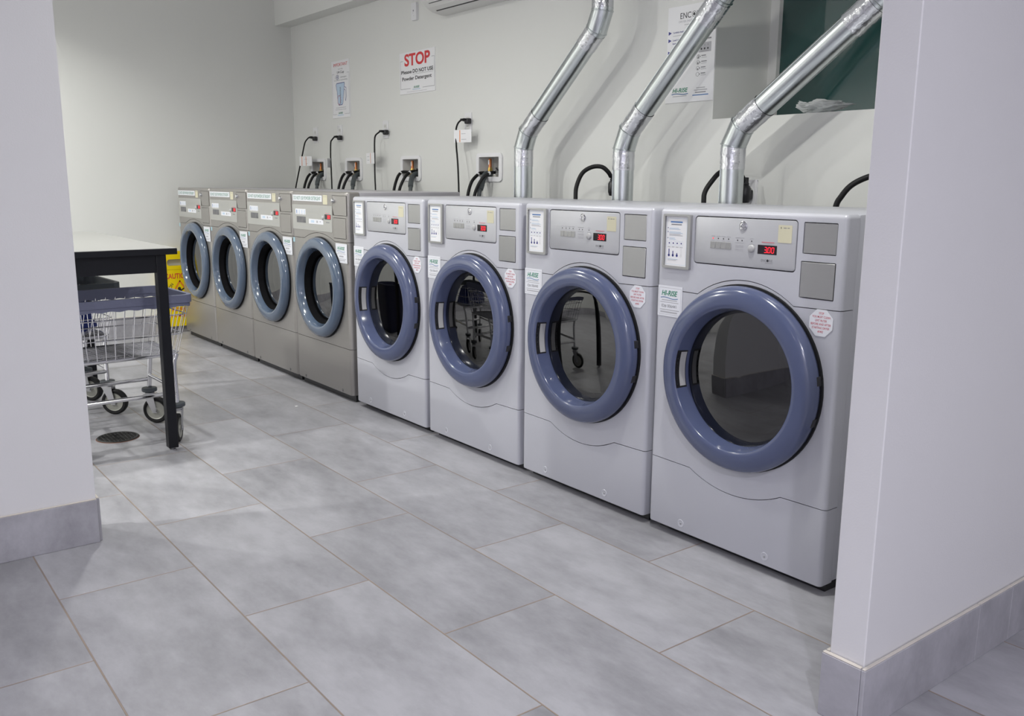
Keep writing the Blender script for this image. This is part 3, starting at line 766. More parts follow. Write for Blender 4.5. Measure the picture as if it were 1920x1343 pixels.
# ------------------------------------------------------------------ supply boxes, hoses, outlets, cords
box_where = ['nearest the left corner', 'second from left', 'third from left', 'nearest the ducts']
for k, bx in enumerate(BOXES):
    r = thing('water_supply_box', 'white recessed water box on back wall, ' + box_where[k], 'supply box', (bx, YB, 1.226), 'recessed water supply boxes')
    m = MB(); P = FRONT
    m.ring(rrect(bx - .126, bx + .126, 1.143, 1.304, .026, 5), rrect(bx - .097, bx + .097, 1.170, 1.282, .006, 5), -YB, -YB + .009, white_pl, P)
    m.build('surround', r, world=True)
    m = MB(); x0, x1, z0, z1, y0, y1 = bx - .0975, bx + .0975, 1.169, 1.283, YB - .004, YB + .10
    v = [(x0, y0, z0), (x1, y0, z0), (x1, y0, z1), (x0, y0, z1), (x0, y1, z0), (x1, y1, z0), (x1, y1, z1), (x0, y1, z1)]
    m.add(v, [(4, 5, 6, 7), (0, 1, 5, 4), (3, 7, 6, 2), (0, 4, 7, 3), (1, 2, 6, 5)], offwhite_pl)
    m.build('cavity', r, world=True)
    m = MB(); vx = bx - .052
    m.lathe([(0, 0), (.010, 0), (.010, .045), (.008, .052), (0, .054)], copper, Matrix.Translation((vx, 1.04, 1.222)), 16)
    m.lathe([(0, 0), (.014, 0), (.014, .012), (.012, .024), (0, .024)], brass, Matrix.Translation((vx, 1.04, 1.200)), 8)
    m.lathe([(0, 0), (.010, 0), (.010, .022), (0, .022)], brass, Matrix.Translation((vx, 1.04, 1.184)), 12)
    m.cyl((vx, 1.04, 1.192), (vx - .018, 1.02, 1.192), .009, brass, 12); m.cyl((vx, 1.045, 1.192), (vx, 1.098, 1.192), .008, brass, 12)
    m.rect(vx - .006, vx + .006, 1.24, 1.266, -1.0295, white_pl, FRONT)
    m.build('cold_valve', r, world=True)
    m = MB(); vx = bx + .045
    m.lathe([(0, 0), (.013, 0), (.013, .018), (.010, .026), (0, .026)], chrome, Matrix.Translation((vx, 1.0, 1.194)) @ Matrix.Rotation(-PI / 2, 4, 'X'), 12)
    m.cyl((vx, 1.02, 1.194), (vx, 1.098, 1.194), .007, chrome, 12)
    m.cyl((vx, 1.03, 1.2), (vx - .012, 1.02, 1.222), .005, black_pl, 8)
    m.build('hot_valve', r, world=True)
    A1 = [(-.060, 1.03, 1.200), (-.085, .985, 1.201), (-.082, .958, 1.187), (-.056, .922, 1.155), (-.040, .89, 1.086), (-.035, .875, .98)]
    A2 = [(.034, 1.02, 1.206), (.031, .985, 1.204), (.034, .957, 1.191), (.040, .922, 1.162), (.030, .89, 1.088), (.025, .875, .98)]
    for nm, lab, P0 in (('left', 'left one', A1 if k < 3 else [(-.068, 1.012, 1.193), (-.080, .985, 1.190), (-.0715, .958, 1.176), (-.069, .922, 1.143), (-.0605, .89, 1.078), (-.057, .875, .98)]),
                        ('right', 'right one', A2 if k < 3 else [(.044, .998, 1.1945), (.040, .985, 1.194), (.036, .957, 1.184), (.025, .922, 1.152), (.008, .89, 1.078), (.003, .875, .98)])):
        pts = catmull([(bx + a, b, c) for a, b, c in P0], 6)
        h = thing('water_hose', 'black supply hose, %s at the white wall box %s' % (lab, box_where[k]), 'hose', P0[0] and (bx + P0[0][0], P0[0][1], P0[0][2]), 'black water supply hoses')
        MB().tube(pts, .0095, black_rub, 12).build('hose', h, world=True)
        MB().tube(pts[9:12], .0104, white_pl, 12).build('band', h, world=True)['label'] = 'white band'
    P0 = [(.058, 1.03, 1.186), (.056, .995, 1.187), (.064, .966, 1.168), (.086, .942, 1.132), (.102, .93, 1.108), (.116, .92, 1.086), (.120, .905, .98)] if k < 3 else [(-.022, 1.03, 1.182), (-.028, .995, 1.186), (-.012, .962, 1.160), (.004, .938, 1.118), (.010, .925, 1.098), (.014, .915, 1.075), (.014, .905, .98)]
    pts = catmull([(bx + a, b, c) for a, b, c in P0], 5)
    h = thing('drain_hose', 'thick grey drain hose at the white wall box ' + box_where[k], 'hose', pts[0], 'grey drain hoses')
    n = len(pts); MB().tube(pts, [.0165 if i < n * .66 else .0125 for i in range(n)], hose_grey, 14).build('hose', h, world=True)

cords = [
 [(-5.203, .985, 1.459), (-5.221, .95, 1.468), (-5.267, .94, 1.448), (-5.287, .93, 1.416), (-5.322, .92, 1.319), (-5.413, .9, 1.082), (-5.43, .89, .95)],
 [(-4.790, .985, 1.452), (-4.801, .95, 1.458), (-4.842, .94, 1.434), (-4.844, .93, 1.408), (-4.832, .92, 1.308), (-4.809, .91, 1.231), (-4.787, .9, 1.081), (-4.78, .89, .95)],
 [(-4.121, .985, 1.466), (-4.129, .95, 1.47), (-4.157, .94, 1.458), (-4.184, .935, 1.442), (-4.189, .93, 1.413), (-4.176, .92, 1.324), (-4.16, .91, 1.171), (-4.139, .9, 1.083), (-4.13, .89, .95)],
 [(-3.156, .985, 1.494), (-3.162, .95, 1.5), (-3.196, .94, 1.484), (-3.207, .93, 1.453), (-3.21, .93, 1.411), (-3.193, .92, 1.34), (-3.165, .91, 1.243), (-3.141, .9, 1.085), (-3.13, .89, .95)]]
out_x = [-5.228, -4.822, -4.155, -3.182]
where = ['in the far left corner', 'left of the measuring-cup notice edge', 'below the stop notice', 'nearest the galvanized ducts']
where[1] = 'second from the far left corner'; where[2] = 'third from the far left corner'
tagspec = [(-5.365, -5.20, 1.25, 1.325, 'r'), (-4.855, -4.80, 1.235, 1.30, 'f'), (-4.335, -4.185, 1.255, 1.33, 'l'), (-3.225, -3.075, 1.36, 1.445, 'r')]
for k in range(4):
    ox = out_x[k]
    oz = 1.482
    r = thing('wall_outlet', 'white double wall outlet %s' % where[k], 'outlet', (ox, YB, oz), 'outlets above the washers')
    MB().prism(rrect(ox - .036, ox + .036, oz - .058, oz + .058, .004, 3), -YB, -YB + .006, white_pl, FRONT, bev=.0015).build('cover_plate', r, world=True)
    m = MB()
    for dz in (-.02, .02):
        m.prism(rrect(ox - .017, ox + .017, oz + dz - .014, oz + dz + .014, .006, 3), -YB + .005, -YB + .0075, offwhite_pl, FRONT)
        for dx in (-.006, .006): m.rect(ox + dx - .001, ox + dx + .001, oz + dz - .003, oz + dz + .006, -YB + .0078, ink_black, FRONT)
    m.build('socket', r, world=True)
    pts = catmull(cords[k], 7)
    c = thing('power_cord', 'thin black power cord plugged into the outlet %s' % where[k], 'cord', pts[0], 'washer power cords')
    MB().tube(pts, .0052, black_rub, 10).build('cable', c, world=True)
    px, py, pz = cords[k][0]
    m = MB(); m.box(px - .020, px + .018, .962, .992, pz - .020, pz + .012, black_pl, bev=.007, seg=3); m.tube([(px - .012, .978, pz), (px - .03, .962, pz + .004), (px - .042, .952, pz + .005)], [.011, .008, .006], black_pl, 12)
    m.build('plug', c, world=True)
    x0, x1, z0, z1, side = tagspec[k]
    # folded paper tag wrapped on the cable
    zc = (z0 + z1) / 2
    near = min(pts, key=lambda p: abs(p.z - zc)); m = MB()
    y = near.y
    if side == 'r':
        ln = x1 - x0; T = Matrix.Translation((near.x, y - .0065, zc)) @ Matrix.Rotation(math.radians(12), 4, 'Z')
        m.box(-.010, ln - .02, -.0008, .0008, -.036, .036, paper, M=T)
        for xx in ((.018, .07) if k == 0 else (.035,)): m.rect(xx, xx + .006, -.034, .034, .0012, ink_orange, T @ FRONT)
        m.rect(.05 if k else .075, .09, -.02, -.017, .0012, ink_lgrey, T @ FRONT); m.rect(.05, .085, .012, .015, .0012, ink_lgrey, T @ FRONT)
    elif side == 'l':
        ln = x1 - x0; T = Matrix.Translation((near.x, y - .0065, zc)) @ Matrix.Rotation(math.radians(-8), 4, 'Z')
        m.box(-ln + .01, .010, -.0008, .0008, -.036, .036, paper, M=T); m.rect(-.06, -.054, -.034, .034, .0012, ink_orange, T @ FRONT)
        m.rect(-.12, -.08, .01, .013, .0012, ink_lgrey, T @ FRONT); m.rect(-.12, -.08, -.013, -.01, .0012, ink_lgrey, T @ FRONT)
    else:
        for a in (25, 48): m.box(-.008, .06, -.0008, .0008, -.033, .033, paper, M=Matrix.Translation((near.x, y - .0065, zc)) @ Matrix.Rotation(math.radians(-a), 4, 'Z'))
    m.build('cable_tag', c, world=True)['label'] = 'white paper cable tag'

# dryer outlets and thick cords
for lab, ox, oz in (('white dryer outlet half hidden behind the poster-side duct', -1.895, 1.106), ('white dryer outlet behind the window-side duct', -1.115, 1.106)):
    r = thing('wall_outlet', lab, 'outlet', (ox, YB, oz), 'dryer outlets')
    MB().prism(rrect(ox - .034, ox + .034, oz - .052, oz + .052, .004, 3), -YB, -YB + .012, white_pl, FRONT, bev=.002).build('cover_plate', r, world=True)
    m = MB(); m.lathe([(0, 0), (.024, 0), (.024, .004), (0, .004)], offwhite_pl, Matrix.Translation((ox, YB - .012, oz)) @ Matrix.Rotation(PI / 2, 4, 'X'), 24)
    m.build('socket', r, world=True)
dc = [('thick black dryer cord arching to the outlet left of the poster-side duct', [(-1.985, .79, .9), (-1.994, .80, 1.056), (-2.011, .82, 1.122), (-2.004, .85, 1.186), (-1.969, .88, 1.215), (-1.923, .90, 1.216), (-1.900, .92, 1.194), (-1.898, .94, 1.170)], (-1.898, 1.128)),
      ('thick black dryer cord arching behind the window-side duct', [(-1.19, .79, .9), (-1.196, .80, 1.055), (-1.20, .81, 1.107), (-1.188, .84, 1.155), (-1.185, .885, 1.188), (-1.157, .925, 1.195), (-1.122, .94, 1.175), (-1.110, .945, 1.150)], (-1.110, 1.112)),
      ('thick black dryer cord curving up beside the white wall end', [(-.585, .79, .9), (-.583, .80, 1.051), (-.568, .81, 1.10), (-.537, .83, 1.144), (-.485, .87, 1.174), (-.43, .92, 1.18), (-.39, .945, 1.16), (-.385, .95, 1.14)], (-.385, 1.10))]
for lab, P0, pl in dc:
    pts = catmull(P0, 6)
    c = thing('heavy_power_cable', lab, 'cord', pts[0], 'dryer power cords')
    MB().tube(pts, .0105, black_rub, 12).build('cable', c, world=True)
    m = MB(); px, pz = pl
    m.lathe([(0, -.05), (.018, -.048), (.024, -.03), (.024, .01), (.017, .022), (.014, .024), (.016, .028), (.013, .034), (.0125, .055), (0, .056)], black_pl, Matrix.Translation((px, .955, pz)), 20)
    m.box(px - .02, px + .02, .955, .986, pz - .035, pz + .005, black_pl, bev=.006)
    m.build('plug', c, world=True)
r = thing('wall_outlet', 'white dryer outlet beyond the last cord by the white wall end', 'outlet', (-.385, YB, 1.1), 'dryer outlets')
MB().prism(rrect(-.42, -.35, 1.045, 1.155, .004, 3), -YB, -YB + .012, white_pl, FRONT, bev=.002).build('cover_plate', r, world=True)

# ------------------------------------------------------------------ notices on the wall
def board(name, label, x0, x1, z0, z1, t=.004):
    r = thing(name, label, 'sign', ((x0 + x1) / 2, YB, z0))
    MB().box(x0, x1, YB - t, YB + .002, z0, z1, paper, bev=.0008, seg=1).build('board', r, world=True)
    return r, Matrix.Translation((0, YB - t, 0)) @ FRONT
r, P = board('stop_notice', 'white wall sign with big red STOP above two lines of black text', -3.957, -3.535, 1.692, 1.949)
d = .0006; m = MB(); k = ink_black
m.text('STOP', -3.742, 1.866, .068, ink_red, P, d, w=.305, bold=.03)
m.text('Please', -3.872, 1.8175, .020, k, P, d, w=.128, bold=.022); m.text('DO NOT USE', -3.675, 1.8175, .021, k, P, d, w=.240, bold=.024)
m.rect(-3.796, -3.554, 1.8085, 1.8100, d, ink_grey, P)
m.text('Powder Detergent', -3.749, 1.7755, .021, k, P, d, w=.352, bold=.022)
for a in ([(-3.912, 1.897), (-3.944, 1.897), (-3.944, 1.724), (-3.825, 1.724)], [(-3.572, 1.897), (-3.541, 1.897), (-3.541, 1.722), (-3.678, 1.722)]): m.stroke(a, .0022, d, ink_grey, P)
m.text('HI-RISE', -3.752, 1.7235, .0125, ink_green, P, d, w=.066, bold=.02, shear=.25); m.rect(-3.80, -3.706, 1.7135, 1.7185, d, ink_lblue, P)
m.rect(-3.87, -3.63, 1.7025, 1.7045, d, ink_lgrey, P)
m.build('lettering', r, world=True)

r, P = board('detergent_notice', 'narrow white wall sign with a blue measuring cup under the red word IMPORTANT', -4.928, -4.652, 1.590, 1.990)
m = MB()
m.text('IMPORTANT', -4.785, 1.9505, .0215, ink_red, P, d, w=.214)
m.text('use only', -4.786, 1.9275, .009, ink_grey, P, d, w=.072)
m.text('1/4 Cup', -4.786, 1.9005, .0165, k, P, d, w=.106, bold=.01)
m.text('(', -4.872, 1.868, .014, ink_grey, P, d); m.text('HE', -4.836, 1.867, .017, ink_navy, P, d, bold=.01)
m.stroke([(-4.836 + .021 * math.cos(a), 1.8755 + .0155 * math.sin(a)) for a in [2*PI*j/20 for j in range(20)]], .003, d, ink_navy, P, True)
m.text('detergent', -4.742, 1.8695, .0095, ink_grey, P, d, w=.094); m.text('to prevent oversudsing', -4.786, 1.8505, .009, ink_grey, P, d, w=.204)
for a in ([(-4.885, 1.899), (-4.918, 1.899), (-4.918, 1.616), (-4.858, 1.616)], [(-4.69, 1.899), (-4.660, 1.899), (-4.660, 1.616), (-4.735, 1.616)]): m.stroke(a, .0018, d, ink_grey, P)
cup = [(-4.862, 1.822), (-4.848, 1.833), (-4.732, 1.834), (-4.728, 1.826), (-4.742, 1.772), (-4.760, 1.692), (-4.772, 1.682), (-4.822, 1.680), (-4.838, 1.695), (-4.846, 1.775)]
m.face(cup[::-1], d * .8, ink_lblue, P); m.stroke(cup, .0042, d, ink_navy, P, True)
m.stroke([(-4.728, 1.803), (-4.706, 1.796), (-4.704, 1.735), (-4.716, 1.706), (-4.722, 1.712), (-4.720, 1.778), (-4.736, 1.788)], .0038, d, ink_navy, P)
for j in range(12): m.rect(-4.803, -4.789 + .003 * (j % 2), 1.8005 - .0098 * j, 1.8045 - .0098 * j, d, k, P)
m.stroke([(-4.818 + .022 * math.cos(a), 1.7155 + .032 * math.sin(a)) for a in [2*PI*j/24 for j in range(24)]], .0036, d * 1.4, ink_pink, P, True)
m.rect(-4.868, -4.716, 1.6605, 1.6635, d, ink_lgrey, P); m.rect(-4.88, -4.712, 1.6475, 1.6505, d, ink_lgrey, P)
m.text('HI-RISE', -4.800, 1.6185, .012, ink_green, P, d, w=.064, bold=.02, shear=.25); m.rect(-4.847, -4.753, 1.6065, 1.6125, d, ink_lblue, P)
m.build('lettering', r, world=True)

r, P = board('dryer_poster', 'tall white printed dryer instruction poster partly behind a galvanized duct', -1.618, -1.342, 1.494, 1.905, t=.003)
m = MB()
m.text('ENC', -1.514, 1.850, .024, k, P, d, w=.062); m.stroke([(-1.466 + .0115 * math.cos(a), 1.862 + .0115 * math.sin(a)) for a in [2*PI*j/24 for j in range(24)]], .0018, d, k, P, True); m.disc(-1.466, 1.862, .0065, d, k, P); m.text('RE', -1.431, 1.850, .024, k, P, d, w=.040)
m.text('DRYER INSTRUCTIONS', -1.478, 1.834, .008, ink_lgrey, P, d, w=.15); m.rect(-1.52, -1.44, 1.822, 1.8245, d, ink_lgrey, P)
for j, (z, tt, n_) in enumerate(((1.796, 'Carefully check pockets', 1), (1.764, 'Load dryer loosely,', 2), (1.712, 'Select temperature', 1))):
    m.face([(-1.611, z - .008), (-1.592, z), (-1.611, z + .008)], d, ink_navy, P)
    m.text(tt, -1.585, z - .003, .0075, ink_navy, P, d, w=.095, align='L', bold=.01)
    if n_ == 2: m.text('leave door closed', -1.585, z - .017, .0075, ink_navy, P, d, w=.075, align='L', bold=.01)
    m.rect(-1.585, -1.48, z - .015 * n_ - .005 * (n_ > 1), z - .015 * n_ + .002 - .005 * (n_ > 1), d, ink_lgrey, P)
m.rect(-1.432, -1.363, 1.698, 1.738, d * .7, ink_lgrey, P); m.rect(-1.405, -1.364, 1.750, 1.756, d, ink_grey, P)
for j in range(3):
    m.disc(-1.417 + .018 * j, 1.712, .0045, d, k, P, 12); m.rect(-1.4185 + .018 * j, -1.4155 + .018 * j, 1.723, 1.731, d, ink_grey, P)
m.rect(-1.42, -1.376, 1.7015, 1.703, d, ink_grey, P)
for j, z in enumerate((1.681, 1.657, 1.633, 1.608)):
    m.stroke([(-1.433 + .0085 * math.cos(a), z + .0085 * math.sin(a)) for a in [2*PI*q/18 for q in range(18)]], .001, d, k, P, True)
    if j < 3: m.disc(-1.433, z - .004, .0028, d, k, P, 10); m.rect(-1.4343, -1.4317, z - .004, z + .006 - .003 * j, d, k, P)
    m.face([(-1.4235, z - .003), (-1.419, z), (-1.4235, z + .003)], d, k, P)
    m.rect(-1.415, -1.390 + .006 * (j == 1), z + .001, z + .005, d, ink_grey, P); m.rect(-1.415, -1.385, z - .006, z - .004, d, ink_lgrey, P)
m.text('HI-RISE', -1.532, 1.5385, .0175, ink_green, P, d, w=.086, bold=.02, shear=.25)
m.stroke([(-1.578 + .094 * q / 12, 1.531 + .0022 * math.sin(q / 12 * 2 * PI)) for q in range(13)], .0035, d, ink_blue, P)
m.rect(-1.573, -1.490, 1.5205, 1.5235, d, ink_lgrey, P)
for j, (z, w) in enumerate(((1.551, .05), (1.542, .075), (1.532, .06), (1.521, .09))): m.rect(-1.412 - w / 2, -1.412 + w / 2, z - .002, z + .002, d, (ink_lgrey, ink_lgrey, ink_grey, ink_blue)[j], P)
m.build('lettering', r, world=True)

# control plate and split air conditioner high on the wall
r = thing('wall_controller', 'small white wall controller plate left of the air conditioner', 'switch', (-3.755, YB, 2.128))
MB().prism(rrect(-3.785, -3.724, 2.128, 2.232, .005, 3), -YB, -YB + .018, white_pl, FRONT, bev=.003).build('plate', r, world=True)
m = MB(); m.disc(-3.755, 2.185, .006, -YB + .0184, ink_grey, FRONT, 12); m.disc(-3.760, 2.172, .003, -YB + .0184, ink_lgrey, FRONT, 8); m.disc(-3.750, 2.155, .002, -YB + .0184, ink_grey, FRONT, 8); m.build('buttons', r, world=True)

r = thing('air_conditioner', 'white split air conditioner mounted high on the back wall', 'air conditioner', (-2.95, YB, 2.12))
X0, X1 = -3.415, -2.50
prof = [(1.0, 2.118), (.965, 2.118), (.905, 2.128), (.872, 2.143), (.862, 2.150), (.840, 2.172), (.812, 2.20), (.796, 2.235), (.792, 2.29), (.80, 2.312), (1.0, 2.312)]
vs = [(X0, y, z - .008) for y, z in prof] + [(X1, y, z - .008) for y, z in prof]; n = len(prof)
m = MB(); m.add(vs, [tuple(range(n))[::-1], tuple(range(n, 2*n))] + [(i, (i + 1) % n, n + (i + 1) % n, n + i) for i in range(n)], offwhite_pl)
m.build('housing', r, world=True)
m = MB(); m.add([(X0 + .05, .904, 2.1192), (X1 - .05, .904, 2.1192), (X1 - .05, .846, 2.1565), (X0 + .05, .846, 2.1565)], [(0, 1, 2, 3)], black_pl); m.build('air_outlet', r, world=True)['label'] = 'black air outlet slot'
m = MB(); T = Matrix.Translation((0, .858, 2.149)) @ Matrix.Rotation(math.radians(-50), 4, 'X'); m.box(X0 + .05, X1 - .05, -.002, .014, -.0015, .001, offwhite_pl, M=T); m.build('louver', r, world=True)
m = MB(); m.add([(X0 + .02, .8195, 2.178), (X1 - .02, .8195, 2.178), (X1 - .02, .8085, 2.195), (X0 + .02, .8085, 2.195)], [(0, 1, 2, 3)], black_pl); m.build('front_slot', r, world=True)

# crumpled bag on the window ledge
b = bmesh.new(); bmesh.ops.create_icosphere(b, subdivisions=4, radius=1)
rb = random.Random(3)
import mathutils.noise as mn
for v in b.verts:
    p = v.co.copy(); nv = mn.noise(p * 2.1) * .28 + mn.noise(p * 5.3) * .16 + mn.noise(p * 11) * .07
    q = p * (1 + nv)
    taper = 1 - .45 * max(0, q.x)
    v.co = Vector((q.x * .115, q.y * .042, q.z * .026 * taper + .020))
    if q.x < -.7: v.co.z += .018 * (-.7 - q.x) * 3
zmin = min(v.co.z for v in b.verts)
for v in b.verts: v.co.z = max(v.co.z - zmin - .004, 0)
o = MB().bm(b, bag_m, None).build('plastic_bag', None, ang=25)
o.location = (-.838, 1.062, WIN[2] + .001)
tag(o, 'crumpled clear plastic bag lying on the dark window ledge', 'bag')

# ------------------------------------------------------------------ folding table
TT = .866
tx0, tx1, ty0, ty1 = -3.93, -2.492, -1.66, -.948
r = thing('work_table', 'black framed work table with white laminate top behind the near wall', 'table', ((tx0 + tx1) / 2, (ty0 + ty1) / 2, 0))
m = MB(); m.box(tx0, tx1, ty0, ty1, TT - .026, TT - .001, black_pow, bev=.0015, seg=1); m.box(tx0 + .0015, tx1 - .0015, ty0 + .0015, ty1 - .0015, TT - .0012, TT, lam_white)
m.build('table_top', r, world=True)
m = MB(); z0, z1 = .766, TT - .026
for a in ((tx1 - .045, tx1 - .020, ty0 + .05, ty1 - .082), (tx0 + .020, tx0 + .045, ty0 + .05, ty1 - .082), (tx0 + .05, tx1 - .055, ty1 - .072, ty1 - .050), (tx0 + .05, tx1 - .055, ty0 + .050, ty0 + .072)): m.box(*a, z0, z1, black_pow)
m.build('apron', r, world=True)
for lx, ly in ((tx1 - .055, ty1 - .083), (tx1 - .055, ty0 + .045), (tx0 + .012, ty1 - .083), (tx0 + .012, ty0 + .045)):
    lg = MB().box(lx, lx + .043, ly, ly + .040, .014, TT - .026, black_pow, bev=.002, seg=1).build('leg', r, world=True)
    f = MB(); f.lathe([(0, 0), (.014, 0), (.014, .006), (.007, .008), (.007, .015), (0, .015)], zinc, Matrix.Translation((lx + .0215, ly + .02, 0)), 16)
    lgf = f.build('levelling_foot', lg); l = r.location; lgf.data.transform(Matrix.Translation((-l.x, -l.y, 0)))

# ------------------------------------------------------------------ laundry carts
def caster_meshes():
    w = MB(); w.lathe([(.044, -.013), (.056, -.015), (.0622, -.011), (.0635, 0), (.0622, .011), (.056, .015), (.044, .013)], black_rub, None, 40)
    CACHE['tyre'] = w.mesh('tyre')
    w = MB(); w.lathe([(.0, -.013), (.010, -.016), (.014, -.012), (.040, -.010), (.0445, -.0138), (.0445, .0138), (.040, .010), (.014, .012), (.010, .016), (0, .013)], wheel_grey, None, 36)
    CACHE['hub'] = w.mesh('wheel_hub')
    f = MB()   # fork: wheel axis along local y, stem above, trail along local -x
    for s in (-1, 1):
        f.prism([(-.011, -.012), (.011, -.012), (.052, .078), (.006, .078)], -.0015, .0015, zinc, Matrix.Translation((0, s * .0205, 0)) @ FRONT)
        f.lathe([(0, 0), (.008, 0), (.008, .006), (0, .006)], zinc, Matrix.Translation((0, s * .0205, 0)) @ Matrix.Rotation(-s * PI / 2, 4, 'X'), 8)
    f.box(.002, .054, -.022, .022, .073, .079, zinc, bev=.002)
    f.lathe([(0, .079), (.022, .079), (.022, .084), (.012, .086), (.012, .092), (0, .092)], zinc, Matrix.Translation((.030, 0, 0)), 20)
    CACHE['fork'] = f.mesh('fork')
    b_ = MB(); b_.lathe([(0, .090), (.032, .090), (.0345, .093), (.0345, .105), (.032, .108), (.012, .109)], bumper_and_shaded_rim, Matrix.Translation((.030, 0, 0)), 28)
    CACHE['bumper'] = b_.mesh('caster_bumper')
caster_meshes()

def cart_meshes(kind, rim_mat):
    # local: x across (0 = middle), y along, z up
    bz, rz = .392, .632
    bw, rw = .183, .212          # half widths bottom / rim
    b0, b1, r0, r1 = -.255, .250, -.305, .305   # y extents bottom / rim
    def ringpts(t, n=4, rad=.04):
        hw = bw + (rw - bw) * t; y0 = b0 + (r0 - b0) * t; y1 = b1 + (r1 - b1) * t; z = bz + (rz - bz) * t
        return [(x, y, z) for x, y in rrect(-hw, hw, y0, y1, rad, n)]
    m = MB()
    for t, rr in ((0, .0045), (.36, .0028), (.72, .0028), (.97, .0032)): m.tube(ringpts(t), rr, wire_m, 6, closed=True)
    nl = 14
    for i in range(nl):
        f = (i + .5) / nl
        for s in (-1, 1):
            m.tube([(s * bw, b0 + (b1 - b0) * f, bz), (s * (rw + .0015), r0 + (r1 - r0) * f, rz - .006)], .0019, wire_m, 5)
    nw = 9
    for i in range(nw):
        f = (i + .5) / nw * 2 - 1
        m.tube([(f * bw, b0, bz), (f * rw, r0, rz)], .0019, wire_m, 5); m.tube([(f * bw, b1, bz), (f * rw, r1, rz)], .0019, wire_m, 5)
    for i in range(15): x = -bw + .02 + (2 * bw - .04) * i / 14; m.tube([(x, b0 + .003, bz + .002), (x, b1 - .003, bz + .002)], .0022, wire_m, 5)
    for i in range(9): y = b0 + .03 + (b1 - b0 - .06) * i / 8; m.tube([(-bw, y, bz - .002), (bw, y, bz - .002)], .0026, wire_m, 5)
    CACHE[kind + 'basket'] = m.mesh('basket')
    # vinyl rim: upper band plus a scalloped lower edge
    m = MB()
    def band(z0, z1, out, inn, wave=0.):
        o = rrect(-rw - out, rw + out, r0 - out, r1 + out, .045, 8); i2 = rrect(-rw + inn, rw - inn, r0 + inn, r1 - inn, .035, 8)
        # subdivide long sides so that the lower edge can ripple
        def sub(p):
            q = []
            for k2 in range(len(p)):
                a = Vector(p[k2]); c = Vector(p[(k2 + 1) % len(p)]); nn = max(1, int((c - a).length / .012))
                q += [a.lerp(c, j / nn) for j in range(nn)]
            return q
        o = sub(o); nn = len(o)
        cx, cy = 0, (r0 + r1) / 2
        def inset(p): 
            return Vector((p.x * (rw - inn) / (rw + out), cy + (p.y - cy) * ((r1 - r0) / 2 - inn) / ((r1 - r0) / 2 + out)))
        ii = [inset(p) for p in o]; vs = []; fs = []
        for p, q, k2 in zip(o, ii, range(nn)):
            dz = wave * math.sin(k2 * 1.05) if wave else 0
            vs += [(p.x, p.y, z0 + dz), (p.x, p.y, z1), (q.x, q.y, z1), (q.x, q.y, z0 + dz)]
        for k2 in range(nn):
            j = (k2 + 1) % nn
            for e in range(4): fs.append((k2*4 + e, j*4 + e, j*4 + (e + 1) % 4, k2*4 + (e + 1) % 4))
        m.add(vs, fs, rim_mat)
    band(.618, .651, .010, .006); band(.601, .6185, .005, .002, .0024)
    CACHE[kind + 'rim'] = m.mesh('bumper_rim', 40)
    # chromed tube frame
    m = MB(); R = .011
    pc = [(sx * .165, sy) for sx in (-1, 1) for sy in (-.195, .215)]
    for sx in (-1, 1):
        m.tube(catmull([(sx * .150, .245, bz - .008), (sx * .160, .228, .33), (sx * .186, .222, .17), (sx * .186, .222, .165)], 5), R, chrome, 12)
        m.tube(catmull([(sx * .150, -.23, bz - .008), (sx * .160, -.215, .33), (sx * .186, -.205, .17), (sx * .186, -.205, .165)], 5), R, chrome, 12)
        m.tube([(sx * .182, -.206, .215), (sx * .182, .222, .215)], .0095, chrome, 12)
        m.tube([(sx * .148, -.24, bz - .009), (sx * .148, .25, bz - .009)], .009, chrome, 12)
    m.tube([(-.180, .223, .235), (.180, .223, .235)], .0095, chrome, 12); m.tube([(-.180, -.206, .235), (.180, -.206, .235)], .0095, chrome, 12)
    CACHE[kind + 'frame'] = m.mesh('frame')
cart_meshes('a', rim_violet); cart_meshes('b', bumper_and_shaded_rim)  # rear cart: same rim with the table's shade put into its colour
def cart(kind, label, loc, rot, wheels):
    r = thing('laundry_cart', label, 'laundry cart', loc, 'wire laundry carts under the table', rot)
    obj('basket', CACHE[kind + 'basket'], r); obj('bumper_rim', CACHE[kind + 'rim'], r)['label'] = 'padded vinyl rim'
    obj('frame', CACHE[kind + 'frame'], r)
    for (x, y), a in zip([(-.186, -.205), (.186, -.205), (-.186, .222), (.186, .222)], wheels):
        c = bpy.data.objects.new('caster', None); COL.objects.link(c); c.parent = r; c.empty_display_size = .05
        ca, sa = math.cos(math.radians(a)), math.sin(math.radians(a))
        c.location = (x - .030 * ca, y - .030 * sa, .0635); c.rotation_euler = (0, 0, math.radians(a))
        ty = obj('tyre', CACHE['tyre'], c); ty.rotation_euler = (PI / 2, 0, 0); hb = obj('wheel_hub', CACHE['hub'], c); hb.rotation_euler = (PI / 2, 0, 0)
        obj('fork', CACHE['fork'], c); obj('caster_bumper', CACHE['bumper'], c)
    return r
cart('a', 'chromed wire laundry cart with violet-grey rim, nearest the black table leg', (-2.850, -1.165, 0), math.radians(2), [225, 150, 226, 150])
cart('b', 'chromed wire laundry cart with rim coloured in table shade, behind the nearer cart', (-3.50, -1.300, 0), math.radians(3), [225, 225, 216, 228])
# blue cloth heap in the rear cart
b = bmesh.new(); bmesh.ops.create_icosphere(b, subdivisions=3, radius=1)
for v in b.verts:
    p = v.co.copy(); q = p * (1 + .25 * mn.noise(p * 2.2) + .1 * mn.noise(p * 6)); v.co = Vector((q.x * .14, q.y * .2, max(q.z, -.35) * .165 + .06))
o = MB().bm(b, blue_cloth).build('blue_cloth_bundle', None, ang=60); o.location = (-3.52, -1.27, .402)
tag(o, 'bundle of blue cloth lying in the rear wire cart', 'laundry')
